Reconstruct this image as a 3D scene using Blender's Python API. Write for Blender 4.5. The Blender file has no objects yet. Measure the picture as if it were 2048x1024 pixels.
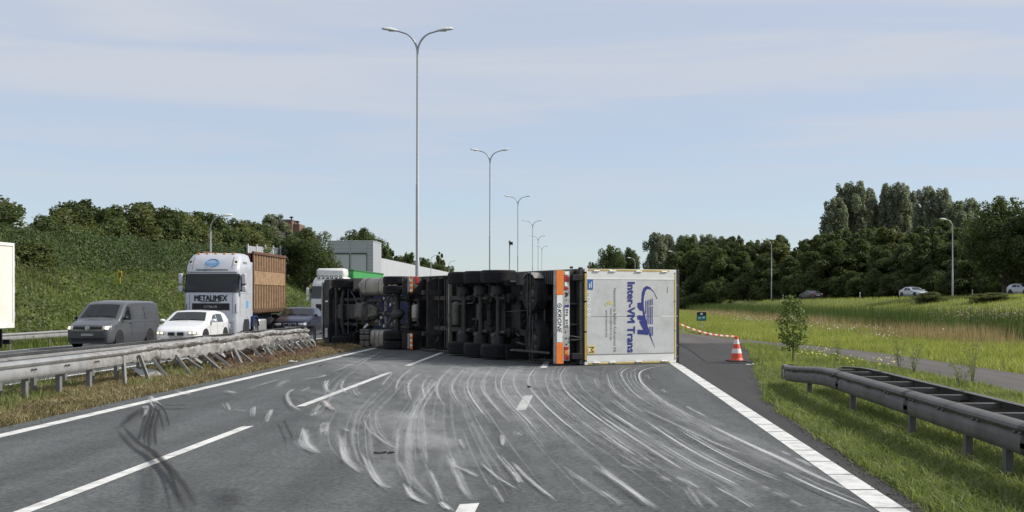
import bpy, bmesh, math, random
import numpy as np
from mathutils import Vector, Matrix, Euler
random.seed(7); RNG = np.random.default_rng(11)
SC = bpy.context.scene
COL = SC.collection
R_ = math.radians
# ---------------------------------------------------------------- camera
# x = right, y = along the motorway, z = up; eye 1.73 m above the asphalt
cam_d = bpy.data.cameras.new('camera'); cam = bpy.data.objects.new('camera', cam_d); COL.objects.link(cam)
cam.location = (0, 0, 1.73); cam.rotation_euler = (R_(90), 0, 0)
cam_d.sensor_width = 36; cam_d.lens = 36 * 2500 / 2048
cam_d.shift_x = -137 / 2048; cam_d.shift_y = 88 / 2048
cam_d.clip_start = .1; cam_d.clip_end = 9000
SC.camera = cam
# ---------------------------------------------------------------- sky, sun, exposure
TO_SUN = Vector((1.0, .10, .78)).normalized()
SUN_EL = math.asin(TO_SUN.z); SUN_ROT = math.atan2(TO_SUN.x, TO_SUN.y)
world = bpy.data.worlds.new('World'); SC.world = world; world.use_nodes = True
nt = world.node_tree; nt.nodes.clear()
def N(t, typ, **kw):
    n = t.nodes.new(typ)
    for k, v in kw.items(): setattr(n, k, v)
    return n
out = N(nt, 'ShaderNodeOutputWorld'); bg = N(nt, 'ShaderNodeBackground')
sky = N(nt, 'ShaderNodeTexSky', sky_type='NISHITA', sun_disc=False)
sky.sun_elevation = SUN_EL; sky.sun_rotation = SUN_ROT
sky.altitude = 0; sky.air_density = 1.0; sky.dust_density = .25; sky.ozone_density = 3.0
tc = N(nt, 'ShaderNodeTexCoord')
sep = N(nt, 'ShaderNodeSeparateXYZ'); nt.links.new(tc.outputs['Generated'], sep.inputs[0])
mp = N(nt, 'ShaderNodeMapping'); mp.inputs['Scale'].default_value = (1.5, 1.5, 19); mp.inputs['Rotation'].default_value = (R_(4), R_(-5), 0)
nt.links.new(tc.outputs['Generated'], mp.inputs[0])
n1 = N(nt, 'ShaderNodeTexNoise'); n1.inputs['Scale'].default_value = 1.5; n1.inputs['Detail'].default_value = 9; n1.inputs['Roughness'].default_value = .54; n1.inputs['Distortion'].default_value = .7
nt.links.new(mp.outputs[0], n1.inputs['Vector'])
rp = N(nt, 'ShaderNodeMapRange', interpolation_type='SMOOTHSTEP'); rp.inputs[1].default_value = .34; rp.inputs[2].default_value = .66
nt.links.new(n1.outputs[0], rp.inputs[0])
# the veil of cloud is thick overhead and thins towards the horizon
el = N(nt, 'ShaderNodeMapRange', interpolation_type='SMOOTHSTEP'); el.inputs[1].default_value = .0; el.inputs[2].default_value = .21
el.inputs[3].default_value = .36; el.inputs[4].default_value = .72
nt.links.new(sep.outputs[2], el.inputs[0])
mul = N(nt, 'ShaderNodeMath', operation='MULTIPLY'); nt.links.new(rp.outputs[0], mul.inputs[0]); mul.inputs[1].default_value = .27
add = N(nt, 'ShaderNodeMath', operation='ADD', use_clamp=True); nt.links.new(mul.outputs[0], add.inputs[0]); nt.links.new(el.outputs[0], add.inputs[1])
mix = N(nt, 'ShaderNodeMix', data_type='RGBA'); nt.links.new(add.outputs[0], mix.inputs[0])
tint = N(nt, 'ShaderNodeVectorMath', operation='MULTIPLY'); tint.inputs[1].default_value = (.80, .90, 1.02); nt.links.new(sky.outputs[0], tint.inputs[0])
nt.links.new(tint.outputs[0], mix.inputs[6]); mix.inputs[7].default_value = (4.35, 4.58, 5.1, 1)
nt.links.new(mix.outputs[2], bg.inputs['Color']); bg.inputs['Strength'].default_value = .1
nt.links.new(bg.outputs[0], out.inputs[0])
sun_d = bpy.data.lights.new('sun', 'SUN'); sun = bpy.data.objects.new('sun', sun_d); COL.objects.link(sun)
sun_d.energy = 3.6; sun_d.angle = R_(.6); sun_d.color = (1, .955, .88)
sun.rotation_euler = (-TO_SUN).to_track_quat('-Z', 'Y').to_euler()
SC.view_settings.view_transform = 'Standard'; SC.view_settings.look = 'None'
SC.view_settings.exposure = 0.5; SC.view_settings.gamma = 1
SC.view_settings.use_curve_mapping = False
SC.cycles.transparent_max_bounces = 48

# ---------------------------------------------------------------- materials
MATS = {}
def mat(name, col, rough=.6, metal=0, var=.12, scale=6, bump=0, bscale=60, spec=.5, emit=0, dirt=None, coat=0, dscale=1.6, coords='Object'):
    """Principled paint/metal with grainy colour variation, roughness variation, optional dirt and relief"""
    if name in MATS: return MATS[name]
    m = bpy.data.materials.new(name); m.use_nodes = True; t = m.node_tree; b = t.nodes['Principled BSDF']
    b.inputs['Roughness'].default_value = rough; b.inputs['Metallic'].default_value = metal
    b.inputs['Specular IOR Level'].default_value = spec; b.inputs['Coat Weight'].default_value = coat
    c4 = (*col, 1)
    tc = N(t, 'ShaderNodeTexCoord'); no = N(t, 'ShaderNodeTexNoise'); no.inputs['Scale'].default_value = scale; no.inputs['Detail'].default_value = 6
    no.inputs['Roughness'].default_value = .65
    t.links.new(tc.outputs[coords], no.inputs['Vector'])
    mr = N(t, 'ShaderNodeMapRange'); mr.inputs[1].default_value = .3; mr.inputs[2].default_value = .7
    mr.inputs[3].default_value = 1 - var; mr.inputs[4].default_value = 1 + var; t.links.new(no.outputs[0], mr.inputs[0])
    mx = N(t, 'ShaderNodeVectorMath', operation='SCALE'); mx.inputs[0].default_value = col; t.links.new(mr.outputs[0], mx.inputs['Scale'])
    last = mx.outputs[0]
    if dirt:
        n2 = N(t, 'ShaderNodeTexNoise'); n2.inputs['Scale'].default_value = dscale; n2.inputs['Detail'].default_value = 8; n2.inputs['Roughness'].default_value = .7
        t.links.new(tc.outputs[coords], n2.inputs['Vector'])
        r2 = N(t, 'ShaderNodeMapRange'); r2.inputs[1].default_value = .48; r2.inputs[2].default_value = .72; r2.inputs[4].default_value = dirt[1]
        t.links.new(n2.outputs[0], r2.inputs[0])
        m2 = N(t, 'ShaderNodeMix', data_type='RGBA'); t.links.new(r2.outputs[0], m2.inputs[0]); t.links.new(last, m2.inputs[6]); m2.inputs[7].default_value = (*dirt[0], 1)
        last = m2.outputs[2]
    t.links.new(last, b.inputs['Base Color'])
    if emit:
        t.links.new(last, b.inputs['Emission Color']); b.inputs['Emission Strength'].default_value = emit
    if bump:
        n3 = N(t, 'ShaderNodeTexNoise'); n3.inputs['Scale'].default_value = bscale; n3.inputs['Detail'].default_value = 5
        t.links.new(tc.outputs[coords], n3.inputs['Vector'])
        bp = N(t, 'ShaderNodeBump'); bp.inputs['Strength'].default_value = bump; bp.inputs['Distance'].default_value = .02
        t.links.new(n3.outputs[0], bp.inputs['Height']); t.links.new(bp.outputs[0], b.inputs['Normal'])
    MATS[name] = m
    return m
def leaf_mat(name, cols, trans=.35, rough=.55, pscale=.25, tcol=None):
    """leaf / blade: colour by island and by place, part translucent"""
    m = bpy.data.materials.new(name); m.use_nodes = True; t = m.node_tree; b = t.nodes['Principled BSDF']; o = t.nodes['Material Output']
    b.inputs['Roughness'].default_value = rough; b.inputs['Specular IOR Level'].default_value = .25
    g = N(t, 'ShaderNodeNewGeometry'); tc = N(t, 'ShaderNodeTexCoord')
    no = N(t, 'ShaderNodeTexNoise'); no.inputs['Scale'].default_value = pscale; no.inputs['Detail'].default_value = 4
    t.links.new(g.outputs['Position'], no.inputs['Vector'])
    a = N(t, 'ShaderNodeMath', operation='MULTIPLY_ADD'); t.links.new(g.outputs['Random Per Island'], a.inputs[0]); a.inputs[1].default_value = .5
    mr = N(t, 'ShaderNodeMapRange'); mr.inputs[1].default_value = .3; mr.inputs[2].default_value = .7; mr.inputs[3].default_value = 0; mr.inputs[4].default_value = .5
    t.links.new(no.outputs[0], mr.inputs[0]); t.links.new(mr.outputs[0], a.inputs[2])
    rp = N(t, 'ShaderNodeValToRGB'); e = rp.color_ramp.elements
    n = len(cols)
    for i, c in enumerate(cols):
        if i < 2: e[i].position = i / (n - 1); e[i].color = (*c, 1)
        else:
            q = e.new(i / (n - 1)); q.color = (*c, 1)
    if n > 2:
        for i, el_ in enumerate(sorted(e, key=lambda q: q.position)): pass
    t.links.new(a.outputs[0], rp.inputs[0]); t.links.new(rp.outputs[0], b.inputs['Base Color'])
    tr = N(t, 'ShaderNodeBsdfTranslucent'); gm = N(t, 'ShaderNodeVectorMath', operation='MULTIPLY'); gm.inputs[1].default_value = tcol or (1.1, 1.25, .6)
    t.links.new(rp.outputs[0], gm.inputs[0]); t.links.new(gm.outputs[0], tr.inputs['Color'])
    ms = N(t, 'ShaderNodeMixShader'); ms.inputs[0].default_value = trans
    t.links.new(b.outputs[0], ms.inputs[1]); t.links.new(tr.outputs[0], ms.inputs[2]); t.links.new(ms.outputs[0], o.inputs['Surface'])
    MATS[name] = m
    return m
def asphalt(name, col, speck=.5, patch=.18, tint=(1, 1, 1)):
    m = bpy.data.materials.new(name); m.use_nodes = True; t = m.node_tree; b = t.nodes['Principled BSDF']
    b.inputs['Roughness'].default_value = .82; b.inputs['Specular IOR Level'].default_value = .3
    tc = N(t, 'ShaderNodeTexCoord')
    fine = N(t, 'ShaderNodeTexNoise'); fine.inputs['Scale'].default_value = 17; fine.inputs['Detail'].default_value = 5; fine.inputs['Roughness'].default_value = .85
    mp = N(t, 'ShaderNodeMapping'); mp.inputs['Scale'].default_value = (1.6, .12, 1)
    t.links.new(tc.outputs['Object'], fine.inputs['Vector']); t.links.new(tc.outputs['Object'], mp.inputs[0])
    big = N(t, 'ShaderNodeTexNoise'); big.inputs['Scale'].default_value = 1.0; big.inputs['Detail'].default_value = 5; t.links.new(mp.outputs[0], big.inputs['Vector'])
    mid = N(t, 'ShaderNodeTexNoise'); mid.inputs['Scale'].default_value = 2.2; mid.inputs['Detail'].default_value = 7; mid.inputs['Roughness'].default_value = .7
    t.links.new(tc.outputs['Object'], mid.inputs['Vector'])
    def rng(n, lo, hi, a=.3, c=.7):
        q = N(t, 'ShaderNodeMapRange'); q.inputs[1].default_value = a; q.inputs[2].default_value = c; q.inputs[3].default_value = lo; q.inputs[4].default_value = hi
        t.links.new(n.outputs[0], q.inputs[0]); return q
    a = rng(fine, 1 - speck, 1 + speck); c = rng(big, 1 - patch, 1 + patch); d = rng(mid, 1 - patch * .6, 1 + patch * .6)
    m1 = N(t, 'ShaderNodeMath', operation='MULTIPLY'); t.links.new(a.outputs[0], m1.inputs[0]); t.links.new(c.outputs[0], m1.inputs[1])
    m2 = N(t, 'ShaderNodeMath', operation='MULTIPLY'); t.links.new(m1.outputs[0], m2.inputs[0]); t.links.new(d.outputs[0], m2.inputs[1])
    s = N(t, 'ShaderNodeVectorMath', operation='SCALE'); s.inputs[0].default_value = col; t.links.new(m2.outputs[0], s.inputs['Scale'])
    t.links.new(s.outputs[0], b.inputs['Base Color'])
    bp = N(t, 'ShaderNodeBump'); bp.inputs['Strength'].default_value = .6; bp.inputs['Distance'].default_value = .006
    t.links.new(fine.outputs[0], bp.inputs['Height']); t.links.new(bp.outputs[0], b.inputs['Normal'])
    MATS[name] = m
    return m
def mark_mat(name, col, thr=(.62, 1.5), rough=.8, sx=1.3, sy=24.0):
    """scraped / rubbed marks on asphalt: opacity from the ribbon's own 'a' attribute broken up by streaky noise"""
    m = bpy.data.materials.new(name); m.use_nodes = True; t = m.node_tree; b = t.nodes['Principled BSDF']
    b.inputs['Base Color'].default_value = (*col, 1); b.inputs['Roughness'].default_value = rough; b.inputs['Specular IOR Level'].default_value = .2
    at = N(t, 'ShaderNodeAttribute', attribute_name='a'); uv = N(t, 'ShaderNodeUVMap')
    mp = N(t, 'ShaderNodeMapping'); mp.inputs['Scale'].default_value = (sx, sy, 1); t.links.new(uv.outputs[0], mp.inputs[0])
    no = N(t, 'ShaderNodeTexNoise'); no.inputs['Scale'].default_value = 1; no.inputs['Detail'].default_value = 6; no.inputs['Roughness'].default_value = .7
    t.links.new(mp.outputs[0], no.inputs['Vector'])
    tc = N(t, 'ShaderNodeTexCoord'); n2 = N(t, 'ShaderNodeTexNoise'); n2.inputs['Scale'].default_value = 26; n2.inputs['Detail'].default_value = 4; n2.inputs['Roughness'].default_value = .75; t.links.new(tc.outputs['Object'], n2.inputs['Vector'])
    ad = N(t, 'ShaderNodeMath', operation='MULTIPLY_ADD'); t.links.new(n2.outputs[0], ad.inputs[0]); ad.inputs[1].default_value = .5; 
    sb = N(t, 'ShaderNodeMath', operation='SUBTRACT'); t.links.new(no.outputs[0], sb.inputs[0]); sb.inputs[1].default_value = .25; t.links.new(sb.outputs[0], ad.inputs[2])
    sc = N(t, 'ShaderNodeMath', operation='MULTIPLY_ADD'); t.links.new(ad.outputs[0], sc.inputs[0]); sc.inputs[1].default_value = 1.7; t.links.new(at.outputs['Fac'], sc.inputs[2])
    mr = N(t, 'ShaderNodeMapRange'); mr.inputs[1].default_value = thr[0]; mr.inputs[2].default_value = thr[1]; t.links.new(sc.outputs[0], mr.inputs[0])
    sq = N(t, 'ShaderNodeMath', operation='POWER'); t.links.new(at.outputs['Fac'], sq.inputs[0]); sq.inputs[1].default_value = .5
    mu = N(t, 'ShaderNodeMath', operation='MULTIPLY', use_clamp=True); t.links.new(mr.outputs[0], mu.inputs[0]); t.links.new(sq.outputs[0], mu.inputs[1])
    t.links.new(mu.outputs[0], b.inputs['Alpha'])
    MATS[name] = m
    return m
def ground_mat(name, cols, scale=.35, fine=9, rough=.9, bump=.6):
    m = bpy.data.materials.new(name); m.use_nodes = True; t = m.node_tree; b = t.nodes['Principled BSDF']
    b.inputs['Roughness'].default_value = rough; b.inputs['Specular IOR Level'].default_value = .15
    tc = N(t, 'ShaderNodeTexCoord')
    n1 = N(t, 'ShaderNodeTexNoise'); n1.inputs['Scale'].default_value = scale; n1.inputs['Detail'].default_value = 8; n1.inputs['Roughness'].default_value = .65
    n2 = N(t, 'ShaderNodeTexNoise'); n2.inputs['Scale'].default_value = fine; n2.inputs['Detail'].default_value = 6; n2.inputs['Roughness'].default_value = .7
    t.links.new(tc.outputs['Object'], n1.inputs['Vector']); t.links.new(tc.outputs['Object'], n2.inputs['Vector'])
    av = N(t, 'ShaderNodeMath', operation='MULTIPLY_ADD'); t.links.new(n2.outputs[0], av.inputs[0]); av.inputs[1].default_value = .5
    hf = N(t, 'ShaderNodeMath', operation='MULTIPLY'); t.links.new(n1.outputs[0], hf.inputs[0]); hf.inputs[1].default_value = .5; t.links.new(hf.outputs[0], av.inputs[2])
    rp = N(t, 'ShaderNodeValToRGB'); e = rp.color_ramp.elements; n = len(cols)
    for i, c in enumerate(cols):
        p = .34 + .32 * i / (n - 1)
        if i < 2: e[i].position = p; e[i].color = (*c, 1)
        else: q = e.new(p); q.color = (*c, 1)
    t.links.new(av.outputs[0], rp.inputs[0]); t.links.new(rp.outputs[0], b.inputs['Base Color'])
    bp = N(t, 'ShaderNodeBump'); bp.inputs['Strength'].default_value = bump; bp.inputs['Distance'].default_value = .08
    t.links.new(n2.outputs[0], bp.inputs['Height']); t.links.new(bp.outputs[0], b.inputs['Normal'])
    MATS[name] = m
    return m

asphalt('asphalt', (.079, .084, .083), .8, .27)
asphalt('asphalt_dark', (.042, .040, .039), .45, .15)
asphalt('asphalt_path', (.092, .082, .074), .4, .2)
asphalt('asphalt_far', (.075, .078, .08), .3, .12)
mat('road_paint', (.62, .62, .59), .75, var=.15, scale=5, dirt=((.22, .22, .215), .8), bump=.3, bscale=90, dscale=3.2)
mark_mat('scrape_white', (.62, .63, .63)); mark_mat('scrape_grain', (.60, .61, .61), (.85, 2.1), sx=1.0, sy=34); mark_mat('scrape_soft', (.40, .41, .41), (.75, 1.9), sx=.8, sy=5); mark_mat('scrape_pink', (.55, .47, .46))
mark_mat('rubber_black', (.016, .016, .017), (.45, 1.15), sx=.6, sy=18)
mat('galvanised', (.41, .41, .405), .5, .55, var=.16, scale=3, dirt=((.16, .15, .135), .6), bump=.08, bscale=30, dscale=2.2)
mat('galvanised_old', (.13, .125, .118), .6, .35, var=.2, scale=3, dirt=((.06, .052, .045), .75), bump=.1, dscale=2.0)
mat('galvanised_crushed', (.36, .35, .335), .5, .4, var=.3, scale=7, dirt=((.15, .13, .105), .75), bump=.35, bscale=11, dscale=3)
mat('post_steel', (.2, .198, .19), .6, .35, var=.2, scale=4, dirt=((.12, .11, .09), .7), dscale=4)
mat('lamp_metal', (.36, .38, .39), .5, .4, var=.05)
mat('lamp_white', (.62, .63, .62), .4, var=.05)
mat('lamp_glass', (.35, .37, .38), .25, var=.02)
mat('white_paint', (.72, .72, .69), .35, coat=.3, var=.04, dirt=((.42, .41, .38), .35))
mat('cream_panel', (.72, .69, .61), .45, var=.05, scale=1.2, dirt=((.45, .42, .36), .35))
mat('silver_cab', (.53, .545, .58), .34, .25, var=.05, coat=.4, dirt=((.3, .29, .28), .3))
mat('car_white', (.74, .74, .73), .22, coat=.8, var=.02)
mat('car_navy', (.008, .011, .03), .3, .0, coat=.25, spec=.3, var=.05)
mat('car_grey', (.085, .09, .099), .34, .25, coat=.5, var=.05, dirt=((.16, .15, .14), .3))
mat('car_silver', (.45, .48, .52), .28, .4, coat=.6, var=.03)
mat('car_dark', (.03, .033, .037), .28, .2, coat=.6, var=.05)
mat('glass', (.010, .014, .014), .06, spec=.5, var=.2, scale=1.5)
mat('glass_grey', (.03, .037, .04), .1, spec=.6, var=.35, scale=1.2)
mat('black_plastic', (.014, .014, .015), .55, var=.2)
mat('chassis', (.021, .021, .024), .6, var=.45, scale=5, dirt=((.062, .056, .049), .8), bump=.25, dscale=3)
mat('chassis_grey', (.042, .04, .039), .62, var=.4, scale=6, dirt=((.085, .078, .068), .7), bump=.2, dscale=3)
mat('cast_metal', (.13, .125, .115), .6, .3, var=.35, scale=9, dirt=((.04, .035, .03), .7), bump=.3, dscale=4)
mat('alu_tank', (.33, .31, .27), .45, .45, var=.12, scale=3, dirt=((.09, .08, .068), .75), dscale=2.5)
mat('alu_bright', (.55, .55, .54), .35, .6, var=.12, dirt=((.2, .19, .17), .5))
mat('rubber', (.018, .018, .02), .8, var=.3, scale=8, dirt=((.05, .048, .045), .6), bump=.15, spec=.25)
mat('rim', (.35, .35, .34), .45, .5, var=.15, dirt=((.1, .09, .08), .6))
mat('rim_dark', (.09, .088, .085), .5, .4, var=.3, dirt=((.04, .035, .03), .7))
mat('chrome', (.7, .7, .7), .15, .9, var=.03)
mat('headlamp', (.55, .55, .52), .15, .2, spec=.9, var=.2, scale=30)
mat('headlamp_lit', (1, .80, .5), .3, var=.0, emit=1.6)
mat('red_lens', (.42, .02, .018), .3, var=.1)
mat('amber_lens', (.7, .24, .03), .3, var=.1)
mat('orange_reflector', (.82, .19, .025), .5, var=.15, scale=14, dirt=((.62, .33, .03), .6), dscale=9)
mat('reflector_red', (.6, .07, .03), .5, var=.1)
mat('yellow_trim', (.52, .37, .10), .55, var=.15, dirt=((.3, .24, .12), .5))
mat('door_grey', (.57, .575, .565), .42, var=.06, scale=1.6, dirt=((.38, .375, .35), .6), dscale=2.4)
mat('door_white', (.74, .74, .71), .42, var=.04, dirt=((.5, .49, .45), .4))
mat('ink_blue', (.028, .036, .21), .5, var=.08)
mat('ink_black', (.015, .015, .017), .5, var=.1)
mat('ink_grey', (.15, .155, .16), .5, var=.1)
mat('ink_skyblue', (.05, .3, .62), .5, var=.05)
mat('ink_white', (.78, .78, .76), .5, var=.03)
mat('sticker_blue', (.035, .12, .36), .5, var=.2, scale=20)
mat('sticker_yellow', (.68, .52, .16), .5, var=.15, scale=20)
mat('plate_grey', (.4, .4, .385), .5, var=.2, scale=12, dirt=((.1, .095, .085), .8), dscale=7)
mat('curtain', (.013, .014, .019), .5, var=.3, scale=2)
mat('rust', (.095, .047, .024), .85, var=.3, scale=5, dirt=((.16, .065, .03), .75), bump=.35, bscale=40, dscale=1.9)
mat('rust_light', (.27, .175, .095), .85, var=.3, scale=5, dirt=((.15, .065, .03), .85), bump=.35, bscale=40, dscale=2.3)
mat('green_tarp', (.045, .27, .07), .5, var=.12, scale=2)
mat('green_tarp_dark', (.02, .12, .035), .5, var=.12)
mat('blue_frame', (.015, .03, .11), .5, var=.2)
mat('cladding', (.36, .375, .40), .5, .1, var=.05, scale=1, dirt=((.28, .29, .3), .5), dscale=.5)
mat('cladding_light', (.44, .455, .47), .5, .1, var=.05, scale=1, dirt=((.33, .33, .33), .5), dscale=.5)
mat('grit', (.12, .105, .088), .9, var=.4, scale=20)
mat('concrete', (.3, .285, .265), .9, var=.15, bump=.3)
mat('brick_dark', (.16, .095, .075), .9, var=.2, scale=2)
mat('roof_grey', (.22, .215, .22), .8, var=.1)
mat('cone_red', (.68, .075, .03), .5, var=.08, dirt=((.3, .06, .04), .5))
mat('cone_white', (.72, .70, .67), .5, var=.06, dirt=((.4, .36, .33), .5))
mat('cone_base', (.06, .02, .016), .7, var=.2)
mat('teal', (.02, .2, .22), .5, var=.05)
mat('sign_yellow', (.75, .5, .03), .5, var=.1)
mat('bark', (.1, .08, .058), .9, var=.3, scale=12, bump=.6, bscale=25)
mat('bark_pale', (.2, .18, .15), .9, var=.3, scale=12, bump=.5, bscale=25)
mat('stake', (.55, .42, .2), .8, var=.15)
mat('soil', (.095, .055, .032), .95, var=.4, scale=7, bump=.9, bscale=18)
leaf_mat('leaf_mid', [(.042, .06, .022), (.088, .112, .04), (.16, .185, .066)], .43)
leaf_mat('leaf_dark', [(.036, .05, .02), (.075, .098, .036), (.15, .175, .068)], .45)
leaf_mat('leaf_olive', [(.055, .066, .026), (.11, .125, .046), (.19, .20, .08)], .4)
leaf_mat('leaf_grey', [(.14, .155, .11), (.22, .24, .17), (.33, .35, .26)], .48, tcol=(1, 1.1, .75))
leaf_mat('leaf_ivy', [(.026, .042, .014), (.05, .078, .022), (.10, .14, .036)], .3, pscale=.09)
leaf_mat('bank_green', [(.068, .10, .03), (.145, .19, .058), (.28, .305, .11)], .38, pscale=.22)
leaf_mat('grass_verge', [(.085, .11, .038), (.18, .215, .075), (.33, .335, .15)], .4, pscale=.8)
leaf_mat('grass_meadow', [(.16, .18, .045), (.29, .30, .08), (.46, .43, .17)], .4, pscale=.22)
leaf_mat('grass_brown', [(.22, .18, .09), (.33, .26, .14), (.45, .37, .22)], .3, tcol=(1.1, 1, .7))
leaf_mat('reed', [(.035, .055, .018), (.07, .1, .03), (.13, .16, .055)], .35, pscale=.2)
leaf_mat('straw', [(.09, .09, .04), (.24, .205, .105), (.44, .385, .22)], .3, pscale=.9, tcol=(1.1, 1, .7))
leaf_mat('petal', [(.6, .6, .55), (.75, .75, .68)], .3, tcol=(1, 1, .9))
leaf_mat('petal_yellow', [(.6, .55, .1), (.7, .65, .2)], .3, tcol=(1, 1, .5))
leaf_mat('petal_pink', [(.4, .27, .24), (.5, .36, .3)], .3, tcol=(1, .9, .9))
ground_mat('ground_grass', [(.055, .07, .024), (.11, .135, .042), (.19, .205, .07)], .3, 5)
ground_mat('ground_median', [(.045, .03, .019), (.088, .058, .036), (.15, .11, .068)], 1.2, 14)
M = MATS

# ---------------------------------------------------------------- mesh helpers
def tag(o, label=None, cat=None, group=None, kind=None):
    if label: o['label'] = label
    if cat: o['category'] = cat
    if group: o['group'] = group
    if kind: o['kind'] = kind
    return o
def empty(name, loc=(0, 0, 0), rz=0, label=None, cat=None, group=None, parent=None):
    o = bpy.data.objects.new(name, None); COL.objects.link(o); o.location = loc; o.rotation_euler = (0, 0, rz); o.empty_display_size = .2
    if parent: o.parent = parent
    return tag(o, label, cat, group)
def link_mesh(name, me, material, parent=None):
    o = bpy.data.objects.new(name, me); COL.objects.link(o)
    if material: me.materials.append(M[material] if isinstance(material, str) else material)
    if parent: o.parent = parent
    return o
def V(*a): return Vector(a)
class MB:
    def __init__(s): s.v = []; s.f = []
    def add(s, vs, fs):
        n = len(s.v); s.v += [tuple(p) for p in vs]; s.f += [tuple(i + n for i in q) for q in fs]; return s
    def box(s, x0, x1, y0, y1, z0, z1, m=None):
        vs = [V(x, y, z) for z in (z0, z1) for y in (y0, y1) for x in (x0, x1)]
        if m: vs = [m @ p for p in vs]
        return s.add(vs, [(0, 2, 3, 1), (4, 5, 7, 6), (0, 1, 5, 4), (2, 6, 7, 3), (0, 4, 6, 2), (1, 3, 7, 5)])
    def loft(s, rings, closed=True, caps=True):
        n = len(rings[0]); vs = [p for r in rings for p in r]; fs = []
        for i in range(len(rings) - 1):
            for j in range(n if closed else n - 1):
                a = i * n + j; b = i * n + (j + 1) % n
                fs.append((a, b, b + n, a + n))
        if caps and closed:
            fs.append(tuple(range(n - 1, -1, -1))); fs.append(tuple((len(rings) - 1) * n + j for j in range(n)))
        return s.add(vs, fs)
    def tube(s, pts, rad, n=8, caps=True):
        pts = [Vector(p) for p in pts]; rs = rad if isinstance(rad, (list, tuple)) else [rad] * len(pts)
        rings = []; up = None
        for i, p in enumerate(pts):
            d = (pts[min(i + 1, len(pts) - 1)] - pts[max(i - 1, 0)]).normalized()
            if up is None: up = d.orthogonal().normalized()
            up = (up - d * up.dot(d)).normalized(); w = d.cross(up)
            rings.append([p + (up * math.cos(k * 2 * math.pi / n) + w * math.sin(k * 2 * math.pi / n)) * rs[i] for k in range(n)])
        return s.loft(rings, True, caps)
    def lathe(s, prof, c, ax, n=24, caps=False):
        """prof: (radius, offset along axis)"""
        ax = Vector(ax).normalized(); u = ax.orthogonal().normalized(); w = ax.cross(u); c = Vector(c)
        rings = [[c + ax * o + (u * math.cos(k * 2 * math.pi / n) + w * math.sin(k * 2 * math.pi / n)) * r for k in range(n)] for r, o in prof]
        return s.loft(rings, True, caps)
    def prism(s, poly, fn, d0, d1):
        """poly in 2-D, fn(a, b, d) -> point"""
        n = len(poly); vs = [fn(a, b, d0) for a, b in poly] + [fn(a, b, d1) for a, b in poly]
        fs = [tuple(range(n - 1, -1, -1)), tuple(range(n, 2 * n))] + [(i, (i + 1) % n, (i + 1) % n + n, i + n) for i in range(n)]
        return s.add(vs, fs)
    def grid(s, P):
        r, c = len(P), len(P[0]); vs = [p for row in P for p in row]
        return s.add(vs, [(i * c + j, i * c + j + 1, (i + 1) * c + j + 1, (i + 1) * c + j) for i in range(r - 1) for j in range(c - 1)])
    def mesh(s, name, smooth=None):
        me = bpy.data.meshes.new(name); me.from_pydata(s.v, [], s.f); me.update()
        bm = bmesh.new(); bm.from_mesh(me); bmesh.ops.recalc_face_normals(bm, faces=bm.faces); bm.to_mesh(me); bm.free()
        if smooth is not None:
            me.shade_smooth(); me.set_sharp_from_angle(angle=R_(smooth))
        return me
    def build(s, name, material, parent=None, smooth=None, bevel=0, seg=2):
        o = link_mesh(name, s.mesh(name, smooth), material, parent)
        if bevel:
            b = o.modifiers.new('bevel', 'BEVEL'); b.width = bevel; b.segments = seg; b.limit_method = 'ANGLE'; b.angle_limit = R_(35)
            if smooth is None:
                o.data.shade_smooth(); o.data.set_sharp_from_angle(angle=R_(40))
        return o
def bx(name, material, parent, x0, x1, y0, y1, z0, z1, bevel=.01, m=None): return MB().box(x0, x1, y0, y1, z0, z1, m).build(name, material, parent, bevel=bevel)
def copy_thing(o, parent=None):
    c = o.copy(); COL.objects.link(c)
    if parent: c.parent = parent
    for ch in list(o.children): copy_thing(ch, c)
    return c
def raw_mesh(name, verts, faces_n, k):
    """fast mesh from numpy: verts (n,3), faces_n (m,k)"""
    me = bpy.data.meshes.new(name); nv, nf = len(verts), len(faces_n)
    me.vertices.add(nv); me.vertices.foreach_set('co', verts.astype(np.float32).ravel())
    me.loops.add(nf * k); me.loops.foreach_set('vertex_index', faces_n.astype(np.int32).ravel())
    me.polygons.add(nf); me.polygons.foreach_set('loop_start', np.arange(0, nf * k, k, dtype=np.int32)); me.polygons.foreach_set('loop_total', np.full(nf, k, dtype=np.int32))
    me.update(calc_edges=True); me.validate()
    return me
ORD = ['first', 'second', 'third', 'fourth', 'fifth', 'sixth', 'seventh', 'eighth', 'ninth', 'tenth', 'eleventh', 'twelfth', 'thirteenth', 'fourteenth', 'fifteenth', 'sixteenth']
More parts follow.
